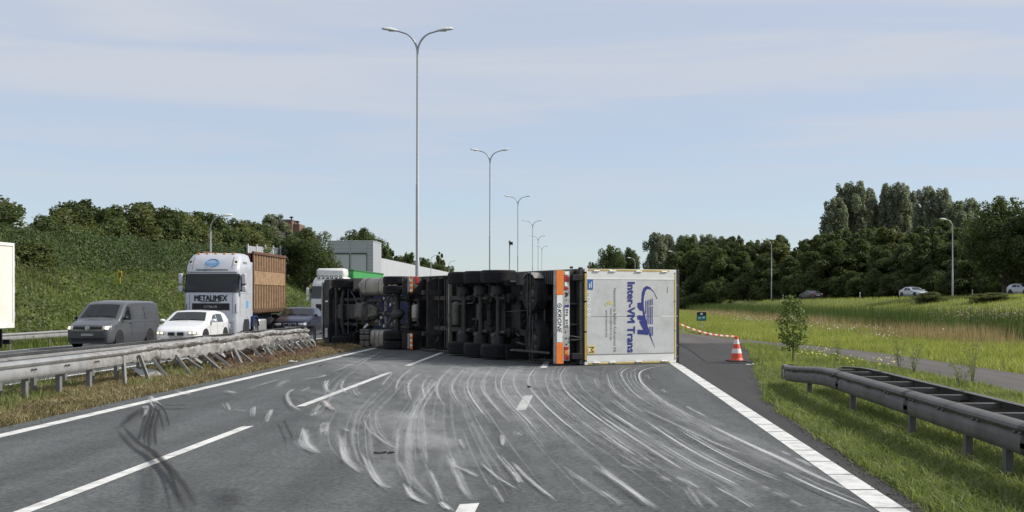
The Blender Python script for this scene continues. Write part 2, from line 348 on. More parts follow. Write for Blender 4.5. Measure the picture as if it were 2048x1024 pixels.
def text_mesh(txt, width=None, height=None, bold=0.0, shear=0, depth=.004, space=1.0, fat=0):
    cu = bpy.data.curves.new('lettering', 'FONT'); cu.body = txt; cu.offset = bold; cu.shear = shear; cu.extrude = 0; cu.align_x = 'CENTER'; cu.align_y = 'CENTER'; cu.space_character = space; cu.resolution_u = 3
    ob = bpy.data.objects.new('lettering', cu); COL.objects.link(ob)
    dg = bpy.context.evaluated_depsgraph_get(); me = bpy.data.meshes.new_from_object(ob.evaluated_get(dg)); bpy.data.objects.remove(ob); bpy.data.curves.remove(cu)
    co = np.empty(len(me.vertices) * 3, np.float32); me.vertices.foreach_get('co', co); co = co.reshape(-1, 3)
    lo, hi = co.min(0), co.max(0); co -= (lo + hi) / 2; sz = hi - lo
    sx = width / sz[0] if width else (height / sz[1]); sy = height / sz[1] if height else sx
    co[:, 0] *= sx; co[:, 1] *= sy; co[:, 2] = 0
    me.vertices.foreach_set('co', co.ravel()); me.update()
    if fat:   # heavier strokes: the letter drawn again a hair aside, as signwriters do
        nv = len(me.vertices); fs = [tuple(p.vertices) for p in me.polygons]; vs = []; ff = []
        for k, (dx, dy) in enumerate(((-fat, 0), (0, 0), (fat, 0), (0, fat * .6), (0, -fat * .6))):
            vs += [(c[0] + dx, c[1] + dy, .0004 * k) for c in co]; ff += [tuple(i + nv * k for i in f) for f in fs]
        m2 = bpy.data.meshes.new('lettering'); m2.from_pydata(vs, [], ff); m2.update(); me = m2
    return me
def text(txt, material, parent, loc, rot=(R_(90), 0, 0), name='lettering', **kw):
    me = text_mesh(txt, **kw); o = link_mesh(name, me, material, parent); o.location = loc; o.rotation_euler = rot
    return o
def wheel(parent, c, ax=(1, 0, 0), r=.5, w=.3, rim='rim', out=1, n=28, name='wheel', deep=False):
    """tyre mesh with tread grooves; rim a sub-part on the outer (out) side"""
    h = w / 2; rr = r * .58
    prof = [(rr, -h * .82), (r * .72, -h), (r * .9, -h * .98), (r * .965, -h * .86), (r * .97, -h * .66)]
    for g in (-.5, -.17, .17, .5):
        prof += [(r, h * (g - .13)), (r, h * (g + .08)), (r * .972, h * (g + .1)), (r * .972, h * (g + .15))]
    prof += [(r * .97, h * .68), (r * .965, h * .86), (r * .9, h * .98), (r * .72, h), (rr, h * .82)]
    o = MB().lathe(prof, (0, 0, 0), ax, n).build(name, 'rubber', parent, smooth=30); o.location = c
    d = h * .62 * out
    pr = [(rr, h * .83 * out), (rr * .96, h * .8 * out), (rr * .9, d * .3), (rr * .55, d * .1), (rr * .42, d * .7), (rr * .3, d * .9), (.001, d * .92)]
    q = MB().lathe(pr, (0, 0, 0), ax, n)
    a = Vector(ax).normalized(); u = a.orthogonal().normalized(); ww = a.cross(u)
    for k in range(10):
        t = k * math.pi / 5; p = (u * math.cos(t) + ww * math.sin(t)) * rr * .48
        q.tube([p + a * d * .3, p + a * d * .85], rr * .05, 6)
    if deep: q.lathe([(rr, -h * .83 * out), (rr * .9, -d * .3)], (0, 0, 0), ax, n)
    q.build('rim', rim, o, smooth=40)
    return o
# ================================================================ the setting
EYE, F_, VX, VY = 1.73, 2500., 1161., 600.
def gp(x, y, z=0.0):
    """a spot of the ground sheet from where it lies in the photograph (for survey of road marks only)"""
    Y = F_ * (EYE - z) / (y - VY); return ((x - VX) / F_ * Y, Y)
def smooth01(t): t = np.clip(t, 0, 1); return t * t * (3 - 2 * t)
def far_z(X): return -.03 * np.clip(-11.5 - X, 0, 13.5)
def ramp_x(Y): return np.maximum(47 - (Y - 158) * .34, 13.0)
def ramp_z(Y): return np.clip(1.62 + (ramp_x(Y) - 31) * .028, .3, 3.2)
def foot_z(Y): return 3.35 + .0125 * np.clip(Y - 70, -60, 400)
def wav(X, Y, s=1.0): return (np.sin(X * .9 * s + Y * .31 * s) + np.sin(X * .37 * s - Y * .83 * s + 1.3) + np.sin(X * 1.7 * s + Y * 1.1 * s + .4) * .5) / 2.5
def terr(X, Y):
    X = np.asarray(X, float); Y = np.asarray(Y, float)
    z = np.full(np.broadcast(X, Y).shape, -.03)
    z = np.where((X > -8.2) & (X < 2.9), -.09, z)
    z = np.where(X < -11.2, far_z(X) - .09, z)
    b = smooth01((-25.2 - X) / 8.8)
    zl = -.45 + b * (foot_z(Y) + .45) + wav(X, Y, .7) * .10 * np.clip((-25.5 - X) / 2, 0, 1)
    z = np.where(X < -25, zl, z)
    xr = ramp_x(Y); t = smooth01((X - 23.5) / np.maximum(xr - 4 - 23.5, 6))
    zr = -.03 + t * (ramp_z(Y) - .03) + wav(X, Y, .6) * .05 * np.clip((X - 11) / 3, 0, 1)
    zr = zr - .35 * np.exp(-((X - 20.5) / 1.4) ** 2)
    z = np.where(X > 10.5, zr, z)
    # the shoulder of the ramp is flat where its road lies, and the land falls a little behind it
    z = np.where((X > 23.5) & (np.abs(X - xr) < 4.6), ramp_z(Y) - .06, z)
    return z
xs = np.unique(np.concatenate([-np.geomspace(60, 4000, 26), np.arange(-60, -24, 1.0), np.arange(-24, 12, 1.5), np.arange(12, 90, 1.25), np.geomspace(90, 4000, 26)]))
ys = np.concatenate([np.arange(-12, 60, 1.5), np.arange(60, 300, 3), np.geomspace(300, 6000, 34)])
GX, GY = np.meshgrid(xs, ys)
GZ = terr(GX, GY)
nx = len(xs); ny = len(ys)
idx = np.arange(nx * ny).reshape(ny, nx)
fc = np.stack([idx[:-1, :-1], idx[:-1, 1:], idx[1:, 1:], idx[1:, :-1]], -1).reshape(-1, 4)
me = raw_mesh('ground', np.stack([GX, GY, GZ], -1).reshape(-1, 3), fc, 4); me.shade_smooth()
ground = tag(link_mesh('ground', me, 'ground_grass'), kind='structure', label='grass land beside the motorway reaching to the horizon')

def sheet(name, left, right, material, z=0, parent=None, kind='structure', label=None):
    """strip between two polylines of (x, y) or (x, y, z)"""
    vs = [(*p, z)[:3] if len(p) == 2 else p for p in left] + [(*p, z)[:3] if len(p) == 2 else p for p in right]
    n = len(left); fs = [(i, n + i, n + i + 1, i + 1) for i in range(n - 1)]
    m = bpy.data.meshes.new(name); m.from_pydata(vs, [], fs); m.update()
    o = link_mesh(name, m, material, parent)
    if not parent: tag(o, label, kind=kind)
    return o
yy = [-8, 20, 60, 150, 400, 900]
road = sheet('road', [(-7.86, y) for y in yy], [(2.60, y) for y in yy], 'asphalt', label='grey asphalt carriageway with scrape marks, closed to traffic')
# verge edge of the dark hard shoulder that widens into the slip road
EDGE = [(2.76, 4), (2.83, 10.25), (2.93, 13.3), (3.0, 16.1), (3.08, 19.4), (3.3, 22.5), (3.62, 25.1), (4.2, 30), (4.95, 36), (5.6, 41.6), (6.2, 48), (6.35, 50)]
SH = [(2.603, y) for _, y in EDGE]
sheet('hard_shoulder', SH, EDGE, 'asphalt_dark', -.004, label='dark asphalt hard shoulder between white line and verge')
P_IN = [(8.1, 6), (8.1, 23.8), (8.05, 30), (8.0, 36), (7.8, 40), (7.4, 44.5), (6.9, 48.2), (6.35, 50), (2.603, 50.0)]
P_OUT = [(10.5, 6), (10.4, 28.8), (10.15, 35), (9.9, 40), (9.35, 44.5), (8.3, 49.7), (7.4, 53.5), (6.6, 58), (5.2, 66)]
sheet('slip_path', P_IN, P_OUT, 'asphalt_path', -.006, label='worn grey brown asphalt path curving past the grass island')
sheet('slip_road', [(2.603, 50), (2.603, 66), (2.603, 200)], [(2.605, 50), (5.2, 66), (6.0, 200)], 'asphalt_dark', -.005, label='dark asphalt slip road running on behind the trailer')
xf = [-11.2, -23.9]
far_road = sheet('far_carriageway', [(xf[1], y, float(far_z(xf[1]))) for y in yy], [(xf[0], y, .004) for y in yy], 'asphalt_far', label='asphalt of the opposite carriageway beyond the median barrier')
sheet('ramp_road', [(float(ramp_x(y)) - 3.4, y, float(ramp_z(y)) + .01) for y in (60, 100, 140, 180, 220, 256)], [(float(ramp_x(y)) + 3.4, y, float(ramp_z(y)) + .01) for y in (60, 100, 140, 180, 220, 256)], 'asphalt_far', label='raised ramp road in front of the trees')
# painted marks: each its own piece of the road
def strip(name, x0, x1, y0, y1, parent, z=.004, skew=0, zf=None):
    ny_ = max(2, int((y1 - y0) / 8) + 2); Y = np.linspace(y0, y1, ny_)
    zz = (lambda x: z) if zf is None else zf
    return sheet(name, [(x0, float(q) - skew, zz(x0)) for q in Y], [(x1, float(q) + skew, zz(x1)) for q in Y], 'road_paint', z, parent)
y = 6.0
for a, b in ((2, 24.3), (24.36, 26.4), (26.46, 45)): strip('edge_line', -7.48, -7.28, a, b, road)
strip('edge_line', -7.48, -7.28, 50, 300, road)
for a, b in ((9.8, 13.85), (13.88, 17.1), (20.3, 29.8), (32.8, 41.2), (56, 65), (68, 77), (80, 89)): strip('lane_dash', -4.62, -4.48, a, b, road, skew=.05)
for a in (7.6, 19.62, 31.9, 43.6, 55.6, 67.6, 79.6): strip('lane_dash', -1.02, -.86, a, a + 3.0, road, skew=.04)
a = 7.4; k = 0
while a < 33.0:
    strip('edge_block', 2.44, 2.69, a, a + .96, road, z=.004); a += 1.0; k += 1
strip('edge_block', 2.44, 2.66, a, 240, road)
fz = lambda x: float(far_z(x)) + .012
strip('edge_line', -11.75, -11.55, 0, 400, far_road, zf=fz)
strip('edge_line', -23.3, -23.1, 0, 400, far_road, zf=fz)
for k in range(14):
    for xc in (-15.4, -19.1): strip('lane_dash', xc - .07, xc + .07, 20 + 12 * k, 23 + 12 * k, far_road, zf=fz)

# scrape and tyre marks: thin ribbons that follow the track of the sliding truck
RIB = [0]
def ribbon(pts, width, strength, material='scrape_white', name='scrape_mark', taper=True, prof=None):
    g = [Vector(gp(*p)) for p in pts]
    if material == 'scrape_white' and width >= .2: material = 'scrape_grain'; strength *= .95; width *= 1.3
    if material in ('scrape_white', 'scrape_grain'): strength *= .85; width *= .55 if width < .2 else .42
    # resample with Catmull-Rom
    res = []
    for i in range(len(g) - 1):
        p0 = g[max(i - 1, 0)]; p1 = g[i]; p2 = g[i + 1]; p3 = g[min(i + 2, len(g) - 1)]
        for t in np.linspace(0, 1, 6, endpoint=False):
            res.append(.5 * ((2 * p1) + (p2 - p0) * t + (2 * p0 - 5 * p1 + 4 * p2 - p3) * t * t + (3 * p1 - p0 - 3 * p2 + p3) * t ** 3))
    res.append(g[-1]); n = len(res)
    prof = prof or [0, .25, .7, 1, .7, .25, 0]; m = len(prof)
    vs = []; al = []; uv = []; L = 0; fs = []
    z = .0065 + .00012 * RIB[0]; RIB[0] += 1
    off = random.random() * 50
    for i, p in enumerate(res):
        d = (res[min(i + 1, n - 1)] - res[max(i - 1, 0)])
        d = d.normalized() if d.length > 1e-6 else Vector((0, 1)); nn = Vector((d.y, -d.x))
        if i: L += (p - res[i - 1]).length
        t = i / (n - 1); w = width * ((.45 + .55 * math.sin(math.pi * min(1, max(0, t * .9 + .08)))) if taper else 1)
        e = min(1, t / .14, (1 - t) / .2) * (.8 + .2 * math.sin(t * 9 + off))
        for j in range(m):
            s = (j / (m - 1) - .5) * w; q = p + nn * s
            vs.append((q.x, q.y, z)); al.append(prof[j] * e * strength); uv.append((L + off, s))
        if i: fs += [((i - 1) * m + j, (i - 1) * m + j + 1, i * m + j + 1, i * m + j) for j in range(m - 1)]
    me = bpy.data.meshes.new(name); me.from_pydata(vs, [], fs); me.update()
    at = me.attributes.new('a', 'FLOAT', 'POINT'); at.data.foreach_set('value', al)
    ul = me.uv_layers.new(name='UVMap')
    for l in me.loops: ul.data[l.index].uv = uv[l.vertex_index]
    return link_mesh(name, me, material, road)
def za(p): return (p[0] * .3418, 680 + p[1] * .3418)
def zb(p): return (600 + p[0] * .3418, 680 + p[1] * .3418)
def zc(p): return (1200 + p[0] * .3418, 680 + p[1] * .3418)
S = 'scrape_white'; SF = 'scrape_soft'
FR = random.Random(3)
def fine(pts, w, s, zz_):
    """hairline scratches that run along with a main scrape"""
    for k in range(3 if w >= .2 else 2):
        dx = FR.uniform(-30, 30) * (1 if w < .2 else .8); dy = FR.uniform(-10, 10); sc = FR.uniform(.75, 1.15); cx = sum(p[0] for p in pts) / len(pts); cy = sum(p[1] for p in pts) / len(pts)
        ribbon([zz_((cx + (p[0] - cx) * sc + dx, max(140 if zz_ is not za else 40, cy + (p[1] - cy) * sc + dy))) for p in pts], FR.choice([.03, .04, .06]) / .55, s * FR.uniform(.3, .6))
for pts, w, s in [
    ([(910, 150), (850, 200), (810, 250), (805, 310), (850, 390)], .13, .8), ([(965, 165), (905, 235), (890, 290), (950, 400)], .12, .75),
    ([(1040, 165), (985, 235), (985, 300), (1040, 390), (1112, 478)], .13, .95), ([(1130, 160), (1070, 230), (1065, 290), (1130, 380), (1245, 505)], .12, .7),
    ([(1230, 155), (1182, 230), (1185, 300), (1250, 390), (1330, 470), (1400, 552)], .12, .85), ([(1300, 150), (1255, 220), (1265, 290), (1350, 390), (1460, 500), (1540, 573)], .11, .8),
    ([(1380, 160), (1340, 215), (1345, 280), (1420, 370), (1540, 480), (1735, 630)], .11, .85), ([(1460, 165), (1437, 230), (1460, 310), (1540, 390), (1700, 520), (1980, 697)], .09, .5),
    ([(1560, 160), (1525, 210), (1550, 290), (1640, 380), (1800, 500), (2048, 660)], .12, .8),
    ([(755, 210), (720, 260), (722, 310), (742, 360)], .13, .75), ([(710, 195), (645, 245), (638, 300), (655, 355)], .13, .7), ([(660, 165), (585, 225), (555, 295)], .11, .7), ([(545, 195), (505, 235), (482, 272)], .10, .6),
    ([(165, 235), (152, 280), (175, 315)], .12, .6), ([(262, 235), (245, 275), (275, 318)], .12, .55), ([(310, 290), (325, 320), (350, 332)], .1, .5),
    ([(35, 530), (15, 590), (45, 640), (115, 672)], .42, 1), ([(250, 560), (265, 680), (315, 745), (372, 782)], .34, .95), ([(385, 690), (425, 780), (475, 850), (548, 880)], .26, 1), ([(620, 860), (665, 928), (740, 962)], .24, 1), ([(825, 955), (880, 1006)], .13, .8),
    ([(690, 370), (662, 450), (648, 560), (660, 710)], .40, .9), ([(720, 420), (728, 560), (742, 720)], .22, .6), ([(800, 240), (730, 320), (690, 385)], .42, .75), ([(160, 480), (150, 520), (135, 570)], .34, .55),
    ([(370, 460), (400, 530), (450, 570), (520, 620), (600, 662)], .09, .4), ([(448, 420), (445, 500), (490, 580), (580, 655)], .08, .4), ([(572, 520), (570, 680)], .13, .4), ([(580, 720), (620, 800), (650, 870)], .10, .35),
    ([(760, 770), (800, 860), (840, 960)], .10, .45), ([(855, 680), (900, 760), (950, 870), (1005, 955)], .13, .5), ([(900, 740), (960, 770), (1030, 805)], .1, .5), ([(890, 700), (905, 765)], .14, .6),
    ([(1060, 730), (1150, 810), (1275, 888)], .07, .5), ([(1250, 730), (1350, 830), (1495, 948)], .08, .55), ([(1150, 680), (1230, 770), (1288, 852)], .07, .5), ([(1185, 565), (1190, 630)], .18, .6), ([(1240, 780), (1285, 850)], .10, .6),
    ([(1760, 775), (1900, 870), (2048, 990)], .075, .7), ([(1130, 860), (1195, 970)], .06, .4), ([(1540, 750), (1700, 860), (1860, 960)], .10, .3), ([(1270, 550), (1305, 572)], .1, .4), ([(930, 590), (965, 650)], .09, .35),
    ([(480, 70), (400, 115), (310, 175)], .12, .5), ([(430, 90), (300, 150), (175, 195)], .16, .45), ([(350, 120), (240, 170)], .12, .35), ([(20, 235), (110, 225), (160, 212)], .14, .5), ([(0, 310), (60, 280)], .14, .45),
    ([(100, 430), (65, 460)], .22, .6), ([(250, 520), (285, 540)], .25, .4), ([(1870, 745), (2010, 780)], .06, .3), ([(2000, 690), (2048, 720)], .06, .3), ([(880, 745), (1000, 790), (1040, 820)], .06, .3),
    ([(415, 520), (430, 580)], .2, .35), ([(300, 540), (340, 560)], .15, .35), ([(1720, 230), (1750, 290)], .1, .3)]:
    ribbon([zb(p) for p in pts], w, s); fine(pts, w, s, zb)
    if len(pts) >= 4 and pts[0][1] < 215 and pts[0][0] > 600:   # powder rubbed off inside each arc
        ribbon([zb((p[0] + 14, p[1])) for p in pts[:min(len(pts), 4)]], .62, s * .42, SF, taper=False)
ribbon([zb(p) for p in [(140, 360), (165, 395), (205, 420)]], .16, .8, 'scrape_pink')
for pts, w, s in [
    ([(40, 200), (70, 290), (160, 370), (260, 440)], .09, .55), ([(175, 165), (125, 205), (190, 310), (300, 390)], .10, .6),
    ([(400, 150), (250, 185), (240, 250), (350, 350), (480, 430), (600, 490)], .15, .75), ([(580, 480), (760, 570), (950, 660), (1100, 730), (1300, 830), (1570, 935)], .19, .9), ([(1040, 700), (1100, 728), (1200, 780)], .3, .5),
    ([(260, 420), (450, 510), (700, 630), (860, 685)], .07, .6), ([(70, 350), (160, 420), (260, 480)], .08, .45), ([(0, 395), (150, 490), (310, 590)], .09, .8), ([(0, 455), (200, 590), (350, 690), (490, 780)], .11, .8),
    ([(0, 540), (100, 620), (222, 697)], .09, .8), ([(250, 475), (450, 610), (650, 725), (930, 860)], .085, .9), ([(360, 625), (550, 740), (750, 840), (800, 865)], .085, .85), ([(440, 525), (650, 650), (900, 780), (1060, 845)], .08, .75),
    ([(1075, 790), (1300, 900), (1580, 1012)], .08, .95), ([(1165, 712), (1270, 768)], .06, .6), ([(1055, 662), (1120, 690)], .06, .5), ([(680, 885), (800, 950), (885, 1006)], .06, .6), ([(440, 820), (520, 855), (585, 890)], .06, .6),
    ([(355, 818), (425, 852)], .05, .5), ([(0, 770), (150, 880), (335, 1010)], .075, .7), ([(500, 400), (620, 462)], .08, .4), ([(1010, 910), (1082, 942)], .05, .5), ([(510, 880), (560, 950), (600, 1006)], .08, .35), ([(560, 900), (640, 960), (700, 1006)], .06, .35),
    ([(1110, 960), (1190, 1000)], .05, .4), ([(960, 880), (1000, 900)], .06, .35), ([(360, 300), (385, 320)], .12, .35), ([(280, 215), (290, 240)], .1, .3), ([(0, 900), (80, 960), (120, 1000)], .06, .35), ([(100, 680), (260, 780)], .05, .35)]:
    ribbon([zc(p) for p in pts], w, s); fine(pts, w, s, zc)
for pts, w, s in [([(855, 395), (868, 425), (855, 460)], .22, .9), ([(880, 340), (905, 370), (935, 390)], .16, .7), ([(870, 350), (885, 385), (905, 415)], .12, .5), ([(1040, 310), (1110, 335)], .5, .55), ([(1320, 310), (1385, 325)], .5, .7), 
    ([(1322, 385), (1350, 430)], .1, .4), ([(1380, 418), (1440, 432)], .08, .4), ([(1490, 400), (1486, 465)], .12, .5), ([(1590, 420), (1560, 500)], .16, .5), ([(1880, 225), (1905, 215)], .12, .7), ([(1690, 240), (1640, 270), (1610, 300)], .35, .5), ([(1720, 300), (1680, 330), (1700, 390), (1760, 430)], .16, .5),
    ([(1900, 250), (1915, 310)], .15, .45), ([(1880, 390), (1830, 440), (1820, 460)], .3, .55), ([(1770, 530), (1800, 620), (1870, 675)], .35, .6), ([(1890, 500), (1890, 560)], .35, .4), ([(1450, 300), (1560, 265), (1640, 240)], .3, .35), ([(1420, 250), (1500, 225)], .3, .3)]:
    ribbon([za(p) for p in pts], w, s); fine(pts, w, s, za)
# fields of hairline scratches filling the fan between the main arcs
FAN = [[(330, 150), (190, 250), (140, 350), (60, 460), (20, 570), (110, 672)], [(545, 195), (420, 300), (300, 420), (250, 560), (290, 700), (375, 782)], [(660, 165), (560, 300), (420, 450), (400, 620), (430, 780), (548, 880)],
       [(755, 210), (690, 370), (610, 520), (580, 700), (620, 860), (740, 962)], [(910, 150), (800, 280), (720, 400), (690, 560), (740, 760), (880, 1000)], [(975, 160), (895, 270), (900, 380), (920, 560), (980, 760), (1100, 990)],
       [(1040, 165), (985, 250), (990, 320), (1060, 440), (1190, 640), (1400, 930)], [(1230, 155), (1182, 230), (1190, 310), (1330, 470), (1500, 680), (1800, 985)], [(1380, 160), (1340, 215), (1350, 290), (1540, 480), (1800, 690), (2200, 980)],
       [(1560, 160), (1525, 210), (1560, 300), (1800, 500), (2100, 700), (2600, 990)], [(1905, 165), (1885, 215), (1940, 300), (2150, 450), (2500, 640), (3050, 940)], [(2155, 150), (2005, 185), (2000, 255), (2235, 430), (2705, 660), (3325, 935)]]
for a, b in zip(FAN[:-1], FAN[1:]):
    for k in range(5):
        t = FR.random(); c = [(p[0] + (q[0] - p[0]) * t, p[1] + (q[1] - p[1]) * t) for p, q in zip(a, b)]
        i0 = FR.choice([0, 0, 1, 1, 2, 2, 3]); i1 = min(5, i0 + FR.choice([2, 3, 3, 4])); c = c[i0:i1 + 1]
        if len(c) > 1: ribbon([zb(p) for p in c], FR.choice([.03, .035, .05, .08]) / .55, FR.uniform(.10, .27))
    t = .5; c = [zb((p[0] + (q[0] - p[0]) * t, p[1] + (q[1] - p[1]) * t)) for p, q in zip(a, b)]
    ribbon(c, .9, .2, SF, taper=True)
# chalky dust rubbed over the lanes
for pts, w, s in [([zb((120, 110)), zb((420, 160)), zb((700, 230)), zb((900, 300))], 3.4, .30), ([zb((100, 300)), zb((350, 420)), zb((600, 560))], 1.6, .20), ([zb((700, 130)), zb((1000, 190)), zb((1300, 240)), zb((1500, 330))], 3.6, .34),
    ([zb((640, 440)), zb((700, 560)), zb((780, 680))], 1.1, .38), ([zb((950, 250)), zb((1150, 330)), zb((1350, 480)), zb((1560, 650))], 1.5, .24), ([zc((0, 480)), zc((300, 650)), zc((700, 860)), zc((900, 980))], 1.2, .22), ([zc((150, 300)), zc((500, 480)), zc((900, 680)), zc((1300, 860))], .9, .2),
    ([zb((700, 560)), zb((850, 660)), zb((1000, 780))], .7, .26)]:
    ribbon(pts, w, s * 1.5, SF, taper=False, prof=[0, .35, .8, 1, .8, .35, 0])
for pts, w, s in [([(700, 505), (800, 620), (900, 690), (1000, 790), (1085, 900), (1145, 1012)], .11, .95), ([(880, 690), (960, 760), (1010, 850), (1050, 1000)], .06, .75), ([(900, 375), (960, 430), (990, 530)], .06, .9), ([(885, 400), (862, 520), (838, 610)], .07, .85), ([(935, 420), (905, 540), (912, 650)], .07, .85), ([(920, 400), (880, 520), (890, 640)], .06, .6),
    ([(1082, 398), (1040, 405), (960, 400)], .2, .6), ([(960, 405), (850, 420), (790, 450), (745, 500), (700, 520)], .16, .5), ([(865, 730), (880, 850), (890, 1006)], .14, .25), ([(1345, 900), (1350, 960), (1350, 1020)], .4, .22), ([(1660, 490), (1715, 610)], .06, .5)]:
    ribbon([za(p) for p in pts], w, s, 'rubber_black', 'tyre_mark')

# median: bare soil and cut grass, torn up where the truck ploughed in
mx_ = np.linspace(-11.25, -7.8, 30); my_ = np.concatenate([np.arange(2, 60, .28), np.arange(60, 300, 6)])
MX, MY = np.meshgrid(mx_, my_)
crash = np.exp(-((MY - 37) / 8.5) ** 2)
rn = RNG.random(MX.shape)
def med_z(X, Y, r=.5):
    e = np.clip(np.minimum(X + 11.25, -7.8 - X) / .5, 0, 1); c = np.exp(-((Y - 38) / 7.) ** 2)
    return -.02 + e * (.05 + .03 * wav(X, Y, 3.0) + .05 * (r - .5)) + e * c * (.10 * wav(X, Y, 4.2) + .16 * (r - .5) + .07)
MZ = med_z(MX, MY, rn)
i2 = np.arange(MX.size).reshape(MX.shape); fc = np.stack([i2[:-1, :-1], i2[:-1, 1:], i2[1:, 1:], i2[1:, :-1]], -1).reshape(-1, 4)
me = raw_mesh('median', np.stack([MX, MY, MZ], -1).reshape(-1, 3), fc, 4); me.shade_smooth()
tag(link_mesh('median', me, 'ground_median'), kind='structure', label='strip of torn soil and dry grass between the carriageways')

# ---------------------------------------------------------------- grass, reeds and flowers (uncountable)
def blades(name, material, P, h, w, lean=.35, label=None, cat=None, segs=1, parent=None, up=None):
    n = len(P); a = RNG.random(n) * 2 * np.pi; hh = h * (.55 + .9 * RNG.random(n)); ww = w * (.6 + .8 * RNG.random(n))
    side = np.stack([np.cos(a), np.sin(a), np.zeros(n)], -1); b = RNG.random(n) * 2 * np.pi; l = lean * RNG.random(n) * hh
    ld = np.stack([np.cos(b), np.sin(b), np.zeros(n)], -1) * l[:, None]; zz = np.array([0, 0, 1.])
    if segs == 1:
        v = np.stack([P - side * ww[:, None] / 2, P + side * ww[:, None] / 2, P + ld + zz * hh[:, None]], 1).reshape(-1, 3)
        f = np.arange(n * 3).reshape(n, 3); me = raw_mesh(name, v, f, 3)
    else:
        mid = P + ld * .3 + zz * hh[:, None] * .6; tip = P + ld * 1.3 + zz * (hh * .95)[:, None]
        v = np.stack([P - side * ww[:, None] / 2, P + side * ww[:, None] / 2, mid + side * ww[:, None] * .42, mid - side * ww[:, None] * .42, tip], 1).reshape(-1, 3)
        k = np.arange(n)[:, None] * 5
        f = np.concatenate([k + [0, 1, 2], k + [0, 2, 3], k + [3, 2, 4]]).reshape(-1, 3); me = raw_mesh(name, v, f, 3)
    o = link_mesh(name, me, material, parent)
    return tag(o, label, cat, kind='stuff') if label else o
def interp(poly, Y):
    p = np.array(poly); o = np.argsort(p[:, 1]); return np.interp(Y, p[o, 1], p[o, 0])
def scatter(n, x0, x1, y0, y1, keep=None, clump=0):
    """denser near the camera along y"""
    Y = y0 * (y1 / y0) ** RNG.random(n) if y0 > 0 else y0 + (y1 - y0) * RNG.random(n); X = x0 + (x1 - x0) * RNG.random(n)
    m = np.ones(n, bool) if keep is None else keep(X, Y)
    if clump: m &= (wav(X, Y, 2.3) + wav(Y, X, 5.1) * .6 + RNG.normal(0, .5, n)) > clump
    X, Y = X[m], Y[m]; return X, Y
def on(X, Y, dz=0.0): return np.stack([X, Y, terr(X, Y) + dz], -1)
def on_island(X, Y): return (X > interp(EDGE, Y) + .01 + .09 * wav(X * 0, Y, 2.6) + RNG.normal(0, .035, np.shape(X))) & (X < interp(P_IN[:-1], Y) - .05)
X, Y = scatter(190000, 2.8, 8.5, 7.5, 50, lambda x, y: on_island(x, y) & (y < 50))
blades('verge_grass', 'grass_verge', on(X, Y), .115, .013, 1.3, 'green grass on the verge under the right guard rail', 'grass', segs=2)
X, Y = scatter(16000, 4.6, 7.6, 9, 48, lambda x, y: on_island(x, y), clump=.5)
blades('tall_grass', 'grass_meadow', on(X, Y), .24, .014, .6, 'taller yellow green grass tufts behind the right guard rail', 'grass', segs=2)
X, Y = scatter(120000, 9.0, 21, 18, 230, lambda x, y: (x > np.where(y < 66, interp(P_OUT, y), 6.2) + .03))
blades('meadow_grass', 'grass_meadow', on(X, Y), .17, .03, .9, 'sunlit yellow green meadow beyond the slip path', 'grass')
X, Y = scatter(34000, 5.3, 10.5, 46, 230, lambda x, y: x > np.where(y < 66, interp(P_OUT, y), 6.2) + .03)
blades('meadow_edge', 'grass_meadow', on(X, Y), .2, .035, .6, 'short green grass along the slip road edge', 'grass')
X, Y = scatter(52000, 11.5, 20, 40, 175, lambda x, y: RNG.random(len(x)) < np.exp(-((x - 16.6) / 2.2) ** 2) * np.clip((y - 42) / 12, 0, 1) * np.clip(.3 + .9 * wav(x, y, .45) + .5 * wav(y, x, 1.3), .05, 1))
blades('brown_grass', 'grass_brown', on(X, Y), .62, .022, .35, 'band of brown seeding grass in the meadow', 'grass')
X, Y = scatter(60000, 18.6, 24.0, 36, 230, lambda x, y: RNG.random(len(x)) < np.clip(1.2 - np.abs(x - 21.3) / 2.6, 0, 1))
blades('reeds', 'reed', on(X, Y), 1.15, .05, .3, 'dark green reeds standing in the ditch', 'reeds')
X, Y = scatter(90000, 23.5, 70, 60, 235, lambda x, y: (x < ramp_x(y) - 3.6))
blades('ramp_slope_grass', 'grass_meadow', on(X, Y), .26, .07, .6, 'bright green grass slope below the raised ramp', 'grass')
X, Y = scatter(40000, 8.4, 9.6, 18, 45, lambda x, y: x > 99)
def petals(name, material, P, s, label, cat='flowers'):
    n = len(P); nn = RNG.normal(0, .5, (n, 3)) + [0, -.6, 1]; nn /= np.linalg.norm(nn, axis=1)[:, None]
    u = np.cross(nn, RNG.normal(0, 1, (n, 3))); u /= np.linalg.norm(u, axis=1)[:, None]; v = np.cross(nn, u); ss = (s * (.5 + RNG.random(n)))[:, None]
    q = np.stack([P - u * ss - v * ss, P + u * ss - v * ss, P + u * ss + v * ss, P - u * ss + v * ss], 1).reshape(-1, 3)
    return tag(link_mesh(name, raw_mesh(name, q, np.arange(n * 4).reshape(n, 4), 4), material), label, cat, kind='stuff')
X, Y = scatter(1500, 12.0, 16.0, 50, 150, lambda x, y: (wav(x, y, .8) + RNG.normal(0, .25, len(x)) > .3))
petals('white_flowers', 'petal', on(X, Y, .2 + .3 * RNG.random(len(X))), .02, 'patches of small white flowers in the meadow')
X, Y = scatter(330, 5.9, 7.9, 30, 40, lambda x, y: on_island(x, y) & (wav(x, y, 1.7) > .2))
petals('yellow_flowers', 'petal_yellow', on(X, Y, .2 + .2 * RNG.random(len(X))), .018, 'pale yellow flowers behind the end of the guard rail')
X, Y = scatter(700, 20.2, 23.5, 56, 74)
petals('pink_flowers', 'petal_pink', on(X, Y, .9 + .5 * RNG.random(len(X))), .028, 'pinkish flowering plants above the reeds at the right edge')
